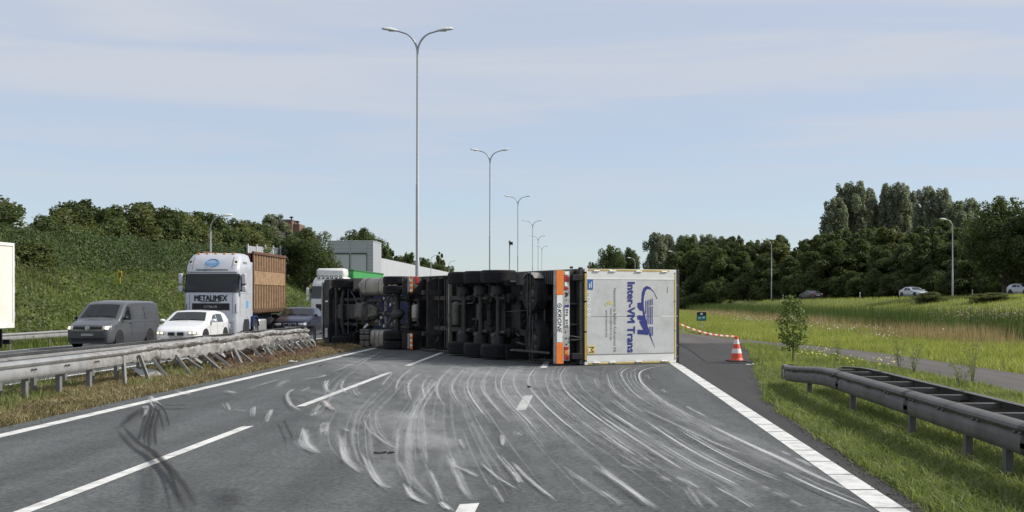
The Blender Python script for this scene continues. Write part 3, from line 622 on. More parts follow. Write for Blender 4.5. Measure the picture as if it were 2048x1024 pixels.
# left verge in the median: dry cut grass with some green
def mk(X, Y, g): 
    c = np.exp(-((Y - 37) / 10.5) ** 2) * np.clip((-7.95 - X) / .45, 0, 1); return RNG.random(len(X)) > c * 1.12
X, Y = scatter(105000, -11.2, -7.85, 15, 75, lambda x, y: mk(x, y, 0))
P = np.stack([X, Y, med_z(X, Y) - .01], -1)
blades('dry_grass', 'straw', P, .085, .016, 1.6, 'dry cut grass on the median under the barrier', 'grass', segs=2)
X, Y = scatter(13000, -11.0, -8.5, 15, 34, lambda x, y: mk(x, y, 0) & (wav(x, y, 2.1) > .1))
blades('median_grass', 'grass_verge', np.stack([X, Y, med_z(X, Y) - .01], -1), .17, .013, .7, 'green grass tufts around the median posts', 'grass', segs=2)
# clods of soil thrown up by the crash
n = 2600; X = -9.3 + RNG.normal(0, .55, n); Y = 38 + RNG.normal(0, 5, n); m = (X > -11) & (X < -7.7) & (Y < 46); X, Y = X[m], Y[m]; n = len(X)
s = .02 + .05 * RNG.random(n) ** 2.5; P = np.stack([X, Y, med_z(X, Y) + s * .3], -1)
oc = np.array([[1, 0, 0], [-1, 0, 0], [0, 1, 0], [0, -1, 0], [0, 0, 1], [0, 0, -1.]])
v = P[:, None, :] + (oc[None] + RNG.normal(0, .25, (n, 6, 3))) * s[:, None, None]
f = np.array([[0, 2, 4], [2, 1, 4], [1, 3, 4], [3, 0, 4], [2, 0, 5], [1, 2, 5], [3, 1, 5], [0, 3, 5]])
tag(link_mesh('soil_clods', raw_mesh('soil_clods', v.reshape(-1, 3), (np.arange(n)[:, None, None] * 6 + f[None]).reshape(-1, 3), 3), 'soil'), 'brown clods of soil thrown up beside the crushed rail', 'soil', kind='stuff')
n = 2600; Y = 7.5 * (46 / 7.5) ** RNG.random(n); e = np.where(np.arange(n) % 3 == 0, -7.82 + RNG.normal(0, .10, n), interp(EDGE, Y) + RNG.normal(-.02, .07, n)); s = .005 + .013 * RNG.random(n) ** 2
P = np.stack([e, Y, .002 + s * .4], -1); v = P[:, None, :] + (oc[None] + RNG.normal(0, .25, (n, 6, 3))) * s[:, None, None] * .75
tag(link_mesh('road_grit', raw_mesh('road_grit', v.reshape(-1, 3), (np.arange(n)[:, None, None] * 6 + f[None]).reshape(-1, 3), 3), 'grit'), 'grit and crumbs of soil along the asphalt edges', 'grit', kind='stuff')
# left bank: rough weeds
def leaves(P, s, nrm=None, spread=.8):
    n = len(P); nn = RNG.normal(0, 1, (n, 3)) * spread + (nrm if nrm is not None else np.array([0, 0, 1.])); nn /= np.linalg.norm(nn, axis=1)[:, None] + 1e-9
    u = np.cross(nn, RNG.normal(0, 1, (n, 3))); u /= np.linalg.norm(u, axis=1)[:, None] + 1e-9; v = np.cross(nn, u); ss = (s * (.5 + RNG.random(n)))[:, None]
    q = np.stack([P - u * ss, P - v * ss * .6, P + u * ss, P + v * ss * .6], 1).reshape(-1, 3)
    return q, np.arange(n * 4).reshape(n, 4)
X, Y = scatter(125000, -34.2, -25.3, 45, 150)
hump = np.clip(wav(X, Y, 1.1) * .5 + wav(Y, X, 2.7) * .35, 0, 1)
P = on(X, Y) + np.stack([np.zeros(len(X)), np.zeros(len(X)), RNG.random(len(X)) ** .6 * (.12 + .75 * hump)], -1)
q, f = leaves(P, .08, np.array([.5, -.3, .8]))
tag(link_mesh('bank_weeds', raw_mesh('bank_weeds', q, f, 4), 'bank_green'), 'rough green weeds covering the left bank', 'weeds', kind='stuff')
X, Y = scatter(50000, -34, -24.2, 40, 160)
n = 20000; cx = RNG.uniform(-33.8, -25.6, 260); cy = 45 * (150 / 45) ** RNG.random(260); cr = RNG.uniform(.5, 1.6, 260); kk = RNG.integers(0, 260, n); dd = RNG.normal(0, .5, (n, 3))
X = cx[kk] + dd[:, 0] * cr[kk]; Y = cy[kk] + dd[:, 1] * cr[kk]; Z = terr(X, Y) + np.abs(dd[:, 2]) * cr[kk] * .95
q, f = leaves(np.stack([X, Y, Z], -1)[: n // 2], .10, np.array([.5, -.3, .8])); tag(link_mesh('bank_scrub', raw_mesh('bank_scrub', q, f, 4), 'leaf_dark'), 'dark leafy scrub in clumps on the left bank', 'scrub', kind='stuff')
q, f = leaves(np.stack([X, Y, Z], -1)[n // 2:], .10, np.array([.5, -.3, .8])); tag(link_mesh('bank_scrub', raw_mesh('bank_scrub', q, f, 4), 'leaf_olive'), 'olive coloured scrub in clumps on the left bank', 'scrub', kind='stuff')
X, Y = scatter(2500, -34, -25, 45, 150, lambda x, y: wav(x, y, .8) > .25)
blades('bank_stalks', 'grass_brown', on(X, Y), 1.0, .03, .4, 'brown dry stalks on the left bank', 'stalks')
X, Y = scatter(50000, -34, -24.2, 40, 160)
blades('bank_grass', 'bank_green', on(X, Y), .5, .03, .6, 'long green grass on the left bank', 'grass')
# ================================================================ guard rails
WB = [(-.02, 0), (.03, .004), (.05, .025), (.058, .07), (.058, .12), (.05, .165), (.022, .19), (.022, .205), (.072, .228), (.088, .258), (.078, .29), (.04, .308), (-.02, .312)]
def w_beam(pos, side=1, th=.004, crush=None, n=24, prof=WB):
    """pos: list of (x, y, z0) along the rail; side +1: the wave bulges to +x"""
    rings = []
    for i, (x, y, z) in enumerate(pos):
        r = []
        for k, (a, b) in enumerate(prof):
            dx, dz = crush(y, b) if crush else (0, 0); r.append((x + side * a + dx, y, z + b + dz))
        for k, (a, b) in reversed(list(enumerate(prof))):
            dx, dz = crush(y, b) if crush else (0, 0); r.append((x + side * (a - th * 3) + dx, y, z + b + dz))
        rings.append(r)
    return MB().loft(rings, True, True)
def sigma_post(h, w=.06, d=.1):
    """open C-section post"""
    p = [(-w, -d), (w, -d), (w, -d + .035), (w - .012, -d + .035), (w - .012, -d + .012), (-w + .012, -d + .012), (-w + .012, d - .012), (w - .012, d - .012), (w - .012, d - .035), (w, d - .035), (w, d), (-w, d)]
    p = [(-.04, -.055), (.035, -.055), (.045, -.03), (.03, 0), (.045, .03), (.035, .055), (-.04, .055)]
    return MB().prism(p, lambda a, b, dd: (a, b, dd), -.5, h)
post_me = sigma_post(.62).mesh('post', 30); post_me.materials.append(M['post_steel'])
post_old = sigma_post(.5).mesh('post', 30); post_old.materials.append(M['galvanised_old'])
bolt_mb = MB().lathe([(.018, -.02), (.018, .012), (.012, .018), (.001, .019)], (0, 0, 0), (1, 0, 0), 8); bolt_me = bolt_mb.mesh('bolt', 40); bolt_me.materials.append(M['galvanised_old'])
def place(name, me, parent, loc, rot=(0, 0, 0), scale=(1, 1, 1)):
    o = bpy.data.objects.new(name, me); COL.objects.link(o); o.parent = parent; o.location = loc; o.rotation_euler = rot; o.scale = scale; return o
# median barrier, road side: straight, then crushed towards the truck
fr = empty('guard_rail', (-9.2, 20, 0), 0, 'bright steel guard rail along the road, crushed and torn towards the overturned truck', 'guard rail')
def yl(a, b, st): return list(np.arange(a, b + 1e-6, st))
def dmg(y): return float(smooth01((y - 23.5) / 5.0))
r1 = RNG.normal(0, 1, 4000)
def crushf(y, b):
    d = dmg(y)
    if d <= 0: return (0, 0)
    k = int(y * 7) % 3900; g = lambda o: r1[(k + o) % 4000]
    t = b / .31
    nx_ = math.sin(y * 2.1 + t * 2) * .025 + math.sin(y * 6.7 + t * 5) * .014 + abs(math.sin(y * 4.6 + t * 1.3)) ** 8 * .03 + g(int(t * 11) * 3) * .013
    nz_ = (math.sin(y * 3.3) * .02 + abs(math.sin(y * 4.1 + 1)) ** 6 * .05) * (1 - t) ** 2 + g(int(t * 11) * 3 + 7) * .007
    # flattened and stretched: lower edge sags, top lip folds over
    low = -.13 * (1 - t) * smooth01((y - 25) / 5) * (1 - .75 * smooth01((y - 36.5) / 4)); top = .05 * t * math.sin(y * 1.7)
    return (float(d * (nx_ - .02 * math.sin(t * 3.1))), float(d * (nz_ + low + top * .5)))
def rx(y): return -9.2 - .25 * float(smooth01((y - 30) / 12))
def rz(y): return .42 + .07 * float(smooth01((y - 24) / 6)) - .07 * float(smooth01((y - 36) / 7))
for a, b in ((3.2, 7.2), (7.2, 11.2), (11.2, 15.2), (15.2, 19.2), (19.2, 23.2)):
    w_beam([(rx(t) + .004 * (int(a) % 2), t - 9 * 0, rz(t)) for t in yl(a, b + .15, .5)]).build('beam', 'galvanised', fr, smooth=35).location = (9.2, -20, 0)
for a, b in ((23.2, 27.2), (27.2, 31.2), (31.2, 35.2), (35.2, 39.2), (39.2, 43.4)):
    w_beam([(rx(t), t, rz(t)) for t in yl(a, b, .11)], crush=crushf).build('beam', 'galvanised_crushed', fr, smooth=24).location = (9.2, -20, 0)
Y = 5.9; k = 0
while Y < 24.2:
    place('post', post_me, fr, (0 - .07, Y - 20, 0)); place('bolt', bolt_me, fr, (.09, Y - 20 + .06, .57)); place('bolt', bolt_me, fr, (.09, Y - 20 - .06, .57)); Y += 1.36; k += 1
while Y < 42.5:
    d = min(1, (Y - 24.0) / 5.0); lean = R_(8 + 42 * d + random.uniform(-8, 8)); tw = random.uniform(-.5, .5)
    # the foot stays in the ground, the head is pushed away from the road and along it
    o = place('post', post_me, fr, (.12 + .42 * d + random.uniform(-.08, .1), Y - 20 - .12 * d, -.04 * d), (R_(-10 * d + random.uniform(-9, 9)), -lean, tw), (.75, .8, 1.0 + .12 * d)); Y += 1.02 + random.uniform(-.12, .16)
# bent hangers and torn pieces under the crushed beam
for k in range(26):
    Y = 29.5 + k * .52 + random.uniform(-.2, .2); x = random.uniform(-.28, .05); l = random.uniform(.16, .34)
    a = Vector((x, Y - 20, .38 + random.uniform(-.04, .06))); b = a + Vector((random.uniform(-.02, .3), random.uniform(-.25, .25), -l * random.uniform(.3, 1)))
    w = Vector((0, random.uniform(.03, .09), random.uniform(-.02, .02))); t = Vector((.006, 0, .006)); mid = (a + b) / 2 + Vector((random.uniform(-.06, .06), 0, random.uniform(-.05, .05)))
    MB().loft([[p - w, p + w, p + w + t, p - w + t] for p in (a, mid, b)]).build('torn_bracket', 'galvanised' if k % 3 else 'galvanised_old', fr, smooth=40)
for k in range(9):
    Y = 37 + k * .62; a = Vector((.05, Y - 20, .5)); b = Vector((random.uniform(-.05, .1), Y - 20 + random.uniform(-.3, .2), .1)); w = Vector((0, .14, .02))
    MB().loft([[p - w, p + w, p + w + V(.01, 0, 0), p - w + V(.01, 0, 0)] for p in (a, (a + b) / 2 + V(.06, 0, 0), b)]).build('torn_plate', 'galvanised_old', fr, smooth=40)
# median barrier, far side
br = empty('guard_rail', (-10.05, 20, 0), 0, 'undamaged steel guard rail at the back of the median', 'guard rail')
for a in range(0, 30):
    y0 = 2 + a * 4.0
    w_beam([(0, t - 20, .47 + .003 * (a % 2)) for t in (y0, y0 + 2, y0 + 4.1)], side=-1).build('beam', 'galvanised', br, smooth=35)
Y = 6.5
while Y < 60: place('post', post_me, br, (.06, Y - 20, 0), (0, 0, math.pi)); Y += 1.36 if Y < 30 else 4.0
for k in range(9): bx('spacer', 'galvanised', br, .07, .80, 6 + k * 2.72 - 20 - .03, 6 + k * 2.72 - 20 + .03, .60, .66, 0)
# outer rail of the opposite carriageway
orl = empty('guard_rail', (-24.6, 50, -.42), 0, 'pale steel guard rail at the foot of the left green bank', 'guard rail')
for a in range(0, 22): w_beam([(0, t, .40 + .003 * (a % 2)) for t in (a * 4. - 10, a * 4. - 8, a * 4. - 5.9)]).build('beam', 'galvanised', orl, smooth=35)
for k in range(22): place('post', post_me, orl, (-.07, k * 4. - 8, 0))
# right double rail with its end turned down
rr = empty('guard_rail', (4.12, 12, 0), 0, 'dark weathered double guard rail with ladder rungs on the right verge', 'guard rail')
def ez(y): return .285 - .17 * float(smooth01((y - 20.5) / 5.0))
WB2 = [(-.02, 0), (.02, .004), (.04, .025), (.046, .07), (.046, .12), (.04, .165), (.02, .19), (.02, .20), (.055, .22), (.07, .25), (.062, .28), (.035, .298), (-.03, .308), (-.07, .30)]
for a, b in ((3, 7.2), (7.2, 11.4), (11.4, 15.6), (15.6, 19.8), (19.8, 25.3)):
    w_beam([(.004 * (int(a) % 2), t - 12, ez(t)) for t in yl(a, b + (.2 if b < 25 else 0), .4)], side=-1, prof=WB2).build('beam', 'galvanised_old', rr, smooth=40)
    w_beam([(.72 + .004 * (int(a) % 2), t - 12, ez(t)) for t in yl(a, min(b + .2, 23.4), .4)], side=1, prof=WB2).build('beam', 'galvanised_old', rr, smooth=40)
# rounded end of the front beam
nose = MB().loft([[(.0 + .14 * (1 - math.cos(s)) - .055 * math.cos(s) * 0 - .05 + t_, 25.3 - 12 + .16 * math.sin(s), ez(25.3) + b) for t_, b in ((0, 0), (-.01, .08), (0, .16), (-.01, .24), (.03, .305), (.05, .29), (.02, .2), (.03, .08))] for s in np.linspace(0, 2.2, 7)])
nose.build('end_cap', 'galvanised_old', rr, smooth=50)
for Y in (6.3, 8.6, 9.7, 10.9, 12.1, 13.35, 15.6, 19.0, 22.6):
    place('post', post_old, rr, (.02, Y - 12, -.02)); place('post', post_old, rr, (.66, Y - 12 + .1, -.02), (0, 0, math.pi))
Y = 5.6
while Y < 23.2:
    z = ez(Y) + .2; bx('rung', 'galvanised_old', rr, .03, .69, Y - 12 - .035, Y - 12 + .035, z, z + .07, .006); Y += 1.24
for Y in np.arange(5.4, 24.5, 1.24):
    for d in (-.08, .08):
        if Y > 9: place('bolt', bolt_me, rr, (-.062, Y - 12 + d, ez(Y) + .215), (0, 0, math.pi))
        place('bolt', bolt_me, rr, (-.012, Y - 12 + d * 2.2, ez(Y) + .135), (0, 0, math.pi))

# ================================================================ street lamps
def lamp_head(mb, c, d, L=1.0):
    """slim cobra head from c along d"""
    d = Vector(d).normalized(); s = d.cross(V(0, 0, 1)).normalized(); u = s.cross(d)
    rings = []
    for t, w, h in ((0, .07, .05), (.18, .12, .08), (.45, .19, .12), (.8, .18, .10), (.95, .12, .06), (1, .03, .02)):
        c0 = Vector(c) + d * t * L
        rings.append([c0 + s * w * math.cos(k * math.pi / 5) + u * (h * max(0, math.sin(k * math.pi / 5)) * 1.3 + (-.25 * h if k > 5 else 0)) for k in range(10)])
    return mb.loft(rings)
def double_lamp(loc, label):
    r = empty('street_lamp', loc, 0, label, 'street lamp', 'double arm lamps along the median')
    MB().tube([(0, 0, -.3), (0, 0, 4), (0, 0, 4.05), (0, 0, 8.5), (0, 0, 8.55), (0, 0, 16.3)], [.13, .125, .105, .1, .08, .06], 12).build('mast', 'lamp_metal', r, smooth=50)
    for s in (-1, 1):
        pts = [(s * (1.05 * (1 - math.cos(t))), 0, 16.25 + 1.25 * math.sin(t)) for t in np.linspace(0, 1.42, 8)] + [(s * 1.35, 0, 17.62)]
        MB().tube(pts, [.06] * 5 + [.05] * 4, 8).build('arm', 'lamp_metal', r, smooth=60)
        h = lamp_head(MB(), (s * 1.15, 0, 17.58), (s, 0, .12), .98).build('lamp_head', 'lamp_white', r, smooth=50)
        MB().box(s * 1.45 - .25, s * 1.45 + .25, -.1, .1, 17.555, 17.60).build('lamp_glass', 'lamp_glass', h)
    return r
lab = ['tallest double arm street lamp rising behind the overturned truck', 'second double arm street lamp, right of the tallest one', 'third double arm street lamp from the left in the receding row', 'fourth double arm street lamp from the left in the receding row', 'fifth double arm street lamp in the receding row, small', 'farthest and smallest double arm street lamp of the row']
for k in range(6):
    Y = 73.6 + 59 * k; double_lamp((-9.6 - (0.9 * (k - 3) if k > 3 else 0), Y, 0), lab[k])
def single_lamp(loc, h, s, label, grp, arm=1.3):
    r = empty('street_lamp', loc, 0, label, 'street lamp', grp)
    MB().tube([(0, 0, -.6), (0, 0, h * .3), (0, 0, h * .3 + .03), (0, 0, h - 1.0)], [.11, .10, .08, .06], 10).build('mast', 'lamp_metal', r, smooth=50)
    pts = [(s * arm * .75 * (1 - math.cos(t)), 0, h - 1.02 + .9 * math.sin(t)) for t in np.linspace(0, 1.45, 7)]
    MB().tube(pts, .05, 8).build('arm', 'lamp_metal', r, smooth=60)
    lamp_head(MB(), (s * arm * .6, 0, h - .13), (s, 0, .08), .9).build('lamp_head', 'lamp_white', r, smooth=50)
G = 'single arm lamps on the ramp'
for px, Y, top, label in ((1905, 158, 437, 'single arm street lamp nearest the right edge, before the dark trees'), (1543, 205, 479, 'single arm street lamp in front of the trees above the sapling'), (1352, 252, 502, 'single arm street lamp just above the right corner of the trailer'), (1270, 300, 515, 'single arm street lamp peeking over the trailer doors'), (1232, 345, 527, 'smallest single arm street lamp over the trailer doors')):
    X = (px - VX) / F_ * Y; zb_ = float(terr(X, Y)); h = EYE + (600 - top) * Y / F_ - zb_; single_lamp((X, Y, zb_), h, -1, label, G, 1.25 if px > 1300 else 1.7)
G = 'single arm lamps along the left bank'
for px, Y, top, label in ((421, 88, 429, 'single arm street lamp above the silver lorry cab'), (862, 260, 509, 'far single arm street lamp right of the tall mast'), (898, 330, 521, 'farthest single arm street lamp right of the grey wall')):
    X = (px - VX) / F_ * Y; zb_ = float(terr(X, Y)); single_lamp((X, Y, zb_), EYE + (600 - top) * Y / F_ - zb_, 1, label, G, 1.1 if Y < 100 else 1.9)
r = empty('camera_mast', (-8.5, 150, 0), 0, 'thin grey mast with a camera between the double arm lamps', 'mast')
MB().tube([(0, 0, -.3), (0, 0, 4.4), (0, 0, 4.45), (0, 0, 8.6)], [.13, .12, .09, .08], 10).build('mast', 'lamp_metal', r, smooth=50)
bx('camera_box', 'black_plastic', r, -.05, .38, -.2, .2, 8.35, 8.7, .03); bx('bracket', 'lamp_metal', r, -.12, .12, -.12, .12, 8.6, 8.85, .01)

# ================================================================ noise wall with ivy, cladding wall and block
nw = empty('noise_wall', (-34.2, 100, 0), 0, 'long noise wall overgrown with ivy on top of the left bank', 'wall')
def top_z(Y): return 5.75 + .019 * (Y - 76)
for k in range(13):
    y0 = 58 + k * 6.6; y1 = y0 + 6.5; z0 = float(foot_z(y0)) - 1.0
    o = MB(); o.add([(x, y, z) for x in (-.12, .12) for y, z in ((y0 - 100, z0), (y1 - 100, z0), (y1 - 100, top_z(y1)), (y0 - 100, top_z(y0)))], [(0, 1, 2, 3), (7, 6, 5, 4), (0, 4, 5, 1), (1, 5, 6, 2), (2, 6, 7, 3), (3, 7, 4, 0)])
    o.build('wall_panel', 'cladding', nw)
    o = MB(); o.box(-.16, .18, y1 - 100 - .05, y1 - 100 + .15, z0, top_z(y1) + .25).build('wall_post', 'lamp_metal', nw)
n = 135000; Y = 56 * (133 / 56) ** RNG.random(n); b = foot_z(Y) - .2; t = RNG.random(n) ** .85
Z = b + (top_z(Y) + .3 - b) * t; bul = .35 + .3 * wav(Y, Z, .9) + .3 * wav(Z * 2, Y * .4, 1.0); X = -34.0 + np.clip(bul, .05, 1.2) * (RNG.random(n) ** .5) + .55 * (1 - t) ** 2 + .25 * np.sin(t * 3)
q, f = leaves(np.stack([X, Y, Z + .25 * wav(Y, Z, 1.7) * t], -1) - np.array([-34.2, 100, 0]), .092, np.array([.9, -.5, .15]), .55)
o = link_mesh('ivy', raw_mesh('ivy', q, f, 4), 'leaf_ivy', nw); o['kind'] = 'stuff'
bk = empty('clad_block', (-36.5, 196, 4), 0, 'tall grey clad block with two recessed panels behind the green trailer', 'building')
bz = EYE + 117 * 196 / F_ - 4
bx('wall', 'cladding', bk, -3.2, 4.0, 0, 8, -2, bz, .03)
bx('coping', 'cladding_light', bk, -3.26, 4.06, -.06, 8.06, bz, bz + .15, .02)
for x0, x1 in ((-2.15, .25), (.62, 2.95)):
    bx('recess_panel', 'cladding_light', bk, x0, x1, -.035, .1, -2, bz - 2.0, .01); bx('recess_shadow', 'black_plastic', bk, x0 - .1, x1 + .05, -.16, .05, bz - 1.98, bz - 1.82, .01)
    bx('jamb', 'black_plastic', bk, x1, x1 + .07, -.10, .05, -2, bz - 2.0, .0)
for k in range(1, 17): bx('joint', 'roof_grey', bk, -3.22, 4.02, -.012, .02, bz - k * .55, bz - k * .55 + .03, 0)
for x in (-2.2, .42, 3.05): bx('joint', 'roof_grey', bk, x - .02, x + .02, -.014, .02, bz - 1.8, bz - .02, 0)
cw = empty('cladding_wall', (-34, 206, 0), 0, 'pale ribbed cladding wall running from the grey block into the distance', 'wall')
tz = EYE + 85 * 211 / F_
NP = 40
for k in range(NP):
    y0 = 4 + k * (1.9 + k * .06); w_ = (1.9 + k * .06) * .98 + .06 * k; xo = 0; zt = tz - .0 * k
    o = MB(); o.add([(0, y0, 0), (.32, y0 + w_ * .5, 0), (0, y0 + w_, 0), (-.2, y0 + w_, 0), (-.2, y0, 0), (-.25, y0, zt), (.07, y0 + w_ * .5, zt), (-.25, y0 + w_, zt), (-.45, y0 + w_, zt), (-.45, y0, zt)],
        [(0, 1, 6, 5), (1, 2, 7, 6), (2, 3, 8, 7), (3, 4, 9, 8), (4, 0, 5, 9), (5, 6, 7, 8, 9)])
    o.build('panel', 'cladding_light', cw)
gw = empty('glass_screen', (-33.1, 124, 0), 0, 'row of pale screen panels with white posts above the ivy', 'screen')
for k in range(5):
    y0 = k * 3.4; bx('panel', 'cladding', gw, -.05, .05, y0, y0 + 3.36, 5, 7.15 + .09 * k, .0); bx('post', 'white_paint', gw, .06, .16, y0 - .07, y0 + .07, 5, 7.3 + .09 * k, .01)
ab = empty('apartment_building', (-71.5, 300, 0), 0, 'brick roof storey of an apartment building rising above the left trees', 'building')
bx('lower_storey', 'roof_grey', ab, -3.6, 6.5, 0, 10, 8, 17.8, .05); bx('roof_storey', 'brick_dark', ab, -3.4, 2.0, 1, 9, 17.8, 20.9, .05); bx('parapet', 'roof_grey', ab, -3.6, 2.15, .8, 9.2, 20.9, 21.15, .03)
bx('stair_box', 'brick_dark', ab, 2.0, 3.6, 2, 8, 17.8, 20.1, .03); bx('window', 'glass_grey', ab, -.9, -.35, .9, 1.2, 18.4, 19.6, .01)
for x, z in ((-1.4, 21.15), (1.2, 21.15), (2.6, 20.1), (4.2, 17.8)):
    MB().lathe([(.16, 0), (.16, .5), (.5, .55), (.5, .75), (.1, .95)], (x, 4, z), (0, 0, 1), 10).build('roof_vent', 'black_plastic', ab, smooth=40)

# ================================================================ trees
def crown_pts(blobs, n, shell=.55):
    out_ = []; nr = []; wts = np.array([b[3] * b[4] * b[5] for b in blobs]) ** .7; wts /= wts.sum()
    for b, w in zip(blobs, wts):
        k = int(n * w) + 1; d = RNG.normal(0, 1, (k, 3)); d /= np.linalg.norm(d, axis=1)[:, None]
        r = (shell + (1 - shell) * RNG.random(k) ** .5); r *= 1 + .16 * np.sin(d[:, 0] * 7 + b[0]) * np.cos(d[:, 2] * 6 + b[1]) + RNG.normal(0, .07, k)
        out_.append(d * r[:, None] * np.array(b[3:6]) + np.array(b[:3])); nr.append(d)
    return np.concatenate(out_), np.concatenate(nr)
def make_tree(kind, var=0):
    """unit tree meshes at real size: returns trunk mesh, crown mesh, height"""
    rg = random.Random(kind + str(var))
    if kind == 'round': H, R, n, s, cm, tm, z0 = 8, 2.7, 15000, .125, 'leaf_mid', 'bark', .22
    elif kind == 'shrub': H, R, n, s, cm, tm, z0 = 6, 2.9, 13000, .12, 'leaf_mid', 'bark', .08
    elif kind == 'wood': H, R, n, s, cm, tm, z0 = 12, 3.2, 16000, .17, 'leaf_dark', 'bark', .10
    elif kind == 'wood2': H, R, n, s, cm, tm, z0 = 12, 3.0, 16000, .17, 'leaf_dark', 'bark', .24
    elif kind == 'poplar': H, R, n, s, cm, tm, z0 = 22, 3.0, 19000, .19, 'leaf_grey', 'bark_pale', .2
    elif kind == 'column': H, R, n, s, cm, tm, z0 = 12, 1.7, 6000, .2, 'leaf_dark', 'bark', .08
    else: H, R, n, s, cm, tm, z0 = 15, 4.6, 22000, .16, 'leaf_dark', 'bark', .16
    if var: cm = {'round': ('leaf_olive', 'leaf_dark'), 'shrub': ('leaf_olive', 'leaf_dark'), 'wood': ('leaf_mid', 'leaf_dark'), 'wood2': ('leaf_mid', 'leaf_olive')}.get(kind, (cm, cm))[var - 1]
    blobs = []; limbs = []
    N_ = {'poplar': 70, 'column': 14, 'oak': 52}.get(kind, 40)
    for k in range(N_):
        t = (k + .5) / N_; z = H * (z0 + (1 - z0) * (t ** .85) * .95)
        if kind == 'poplar': e = R * (.38 + .72 * math.sin(math.pi * min(1, t * .88 + .10)) ** .75) * (1 - .12 * t)
        elif kind == 'column': e = R * (math.sin(math.pi * (t * .88 + .1)) ** .7)
        else: e = R * (math.sin(math.pi * (t * .78 + .16)) ** .7)
        a = k * 2.4 + rg.uniform(-.5, .5); rad = e * rg.uniform(.2, .98); b = e * (rg.uniform(.14, .34) if kind == 'poplar' else rg.uniform(.20, .46))
        x, y = rad * math.cos(a), rad * math.sin(a); blobs.append((x, y, z, b, b, b * ((2.1 if kind == 'poplar' else 1.5) if kind in ('poplar', 'column') else rg.uniform(.75, 1.25))))
        if k % 2 == 0: limbs.append((x, y, z))
    P, D = crown_pts(blobs, n); q, f = leaves(P, s, D + np.array([0, 0, .35]), .6)
    cme = raw_mesh('crown', q, f, 4); cme.materials.append(M[cm])
    tb = MB(); r0 = H * .016 + .05
    tb.tube([(0, 0, -.8), (.03 * R, 0, H * .25), (-.03 * R, .03 * R, H * .55), (0, 0, H * .88)], [r0 * 1.2, r0 * .9, r0 * .6, r0 * .15], 8)
    for x, y, z in limbs:
        zb_ = max(H * .12, z - abs(x) - abs(y) * .9 - .3); tb.tube([(0, 0, zb_), (x * .5, y * .5, zb_ + (z - zb_) * .55), (x, y, z)], [r0 * .42, r0 * .28, r0 * .08], 5)
    tme = tb.mesh('trunk', 50); tme.materials.append(M[tm])
    return tme, cme, H, R
TK = {}
def tree(kind, x, y, height, label, width=None, group=None, z=None, name=None, var=0):
    key = (kind, var)
    if key not in TK: TK[key] = make_tree(kind, var)
    t, c, H, R = TK[key]; s = height / H; sw = width / (2 * R) if width else s
    r = empty(name or {'poplar': 'poplar_tree', 'oak': 'broad_tree', 'column': 'column_tree', 'shrub': 'bush'}.get(kind, 'tree'), (x, y, float(terr(x, y)) - .1 if z is None else z), random.uniform(0, 6.28), label, 'bush' if kind == 'shrub' else 'tree', group)
    place('trunk', t, r, (0, 0, 0), scale=(sw, sw, s)); place('crown', c, r, (0, 0, 0), scale=(sw, sw, s))
    return r
def at_px(px, Y): return (px - VX) / F_ * Y
def h_px(py, Y, z): return EYE + (600 - py) * Y / F_ - z
# left: shrubs and trees behind and above the ivy wall
TL = 'green tree in the row behind the ivy wall'; GL = 'trees behind the ivy wall'
for px, py, Y, kind, w in ((-60, 380, 78, 'round', 6.5), (28, 396, 74, 'round', 5.2), (100, 442, 92, 'shrub', 6), (128, 425, 98, 'round', 5.5), (165, 408, 102, 'round', 5.5), (205, 428, 104, 'shrub', 6), (250, 416, 108, 'round', 6), (292, 413, 112, 'round', 6), (330, 428, 114, 'shrub', 6.5), (368, 432, 118, 'round', 6), (402, 432, 122, 'round', 6.2), (440, 450, 126, 'shrub', 6), (478, 448, 132, 'round', 6), (515, 452, 138, 'shrub', 6), (545, 436, 150, 'poplar', 5)):
    X = at_px(px, Y); X = min(X, -36); z = float(terr(X, Y)) - .3; TN = globals().get('TN', 0) + 1
    lb = {-60: 'tree just beyond the left edge above the white trailer', 28: 'tree at the left edge above the white box trailer', 545: 'slender pale tree beside the brick building'}.get(px, 'green %s, %s from the left in the row above the ivy wall' % ('shrub' if kind == 'shrub' else 'tree', ORD[TN - 1]))
    tree(kind, X, Y, h_px(py - 8, Y, z) * 1.02, lb, w, GL, z, None, TN % 3 if kind != 'poplar' else 0)
tree('oak', at_px(613, 138), 138, h_px(452, 138, 2.2) * 1.0, 'large dark tree between the rusty container and the grey block', 6.2, None, 2.2)
tree('shrub', at_px(648, 142), 142, h_px(500, 142, 1.2), 'bushy green shrub left of the grey block', 3.6, None, 1.2)
tree('oak', at_px(722, 245), 245, h_px(453, 245, 4), 'crown of a tree rising over the grey clad block', 8.5, None, 4)
tree('column', at_px(762, 235), 235, h_px(478, 235, 3), 'slim conifer against the right edge of the grey block', 2.6, None, 3)
tree('column', at_px(775, 300), 300, h_px(480, 300, 3), 'taller of two conifers right of the grey block', 2.6, None, 3)
tree('column', at_px(785, 295), 295, h_px(497, 295, 3), 'shorter rounder conifer right of the grey block', 3.4, None, 3)
tree('round', at_px(817, 280), 280, h_px(503, 280, 3), 'round pale tree just left of the tall lamp mast', 5.0, None, 3)
for px, py, Y, w, lb in ((848, 513, 300, 6, 'low round tree just right of the tall lamp mast'), (866, 522, 320, 6.5, 'low bush like tree left of the pointed conifer'), (897, 530, 340, 5.5, 'lowest tree right of the pointed conifer')):
    tree('round', at_px(px, Y), Y, h_px(py, Y, 2), lb, w, None, 2)
tree('column', at_px(879, 330), 330, h_px(499, 330, 2), 'pointed dark conifer right of the tall lamp mast', 3.4, None, 2)
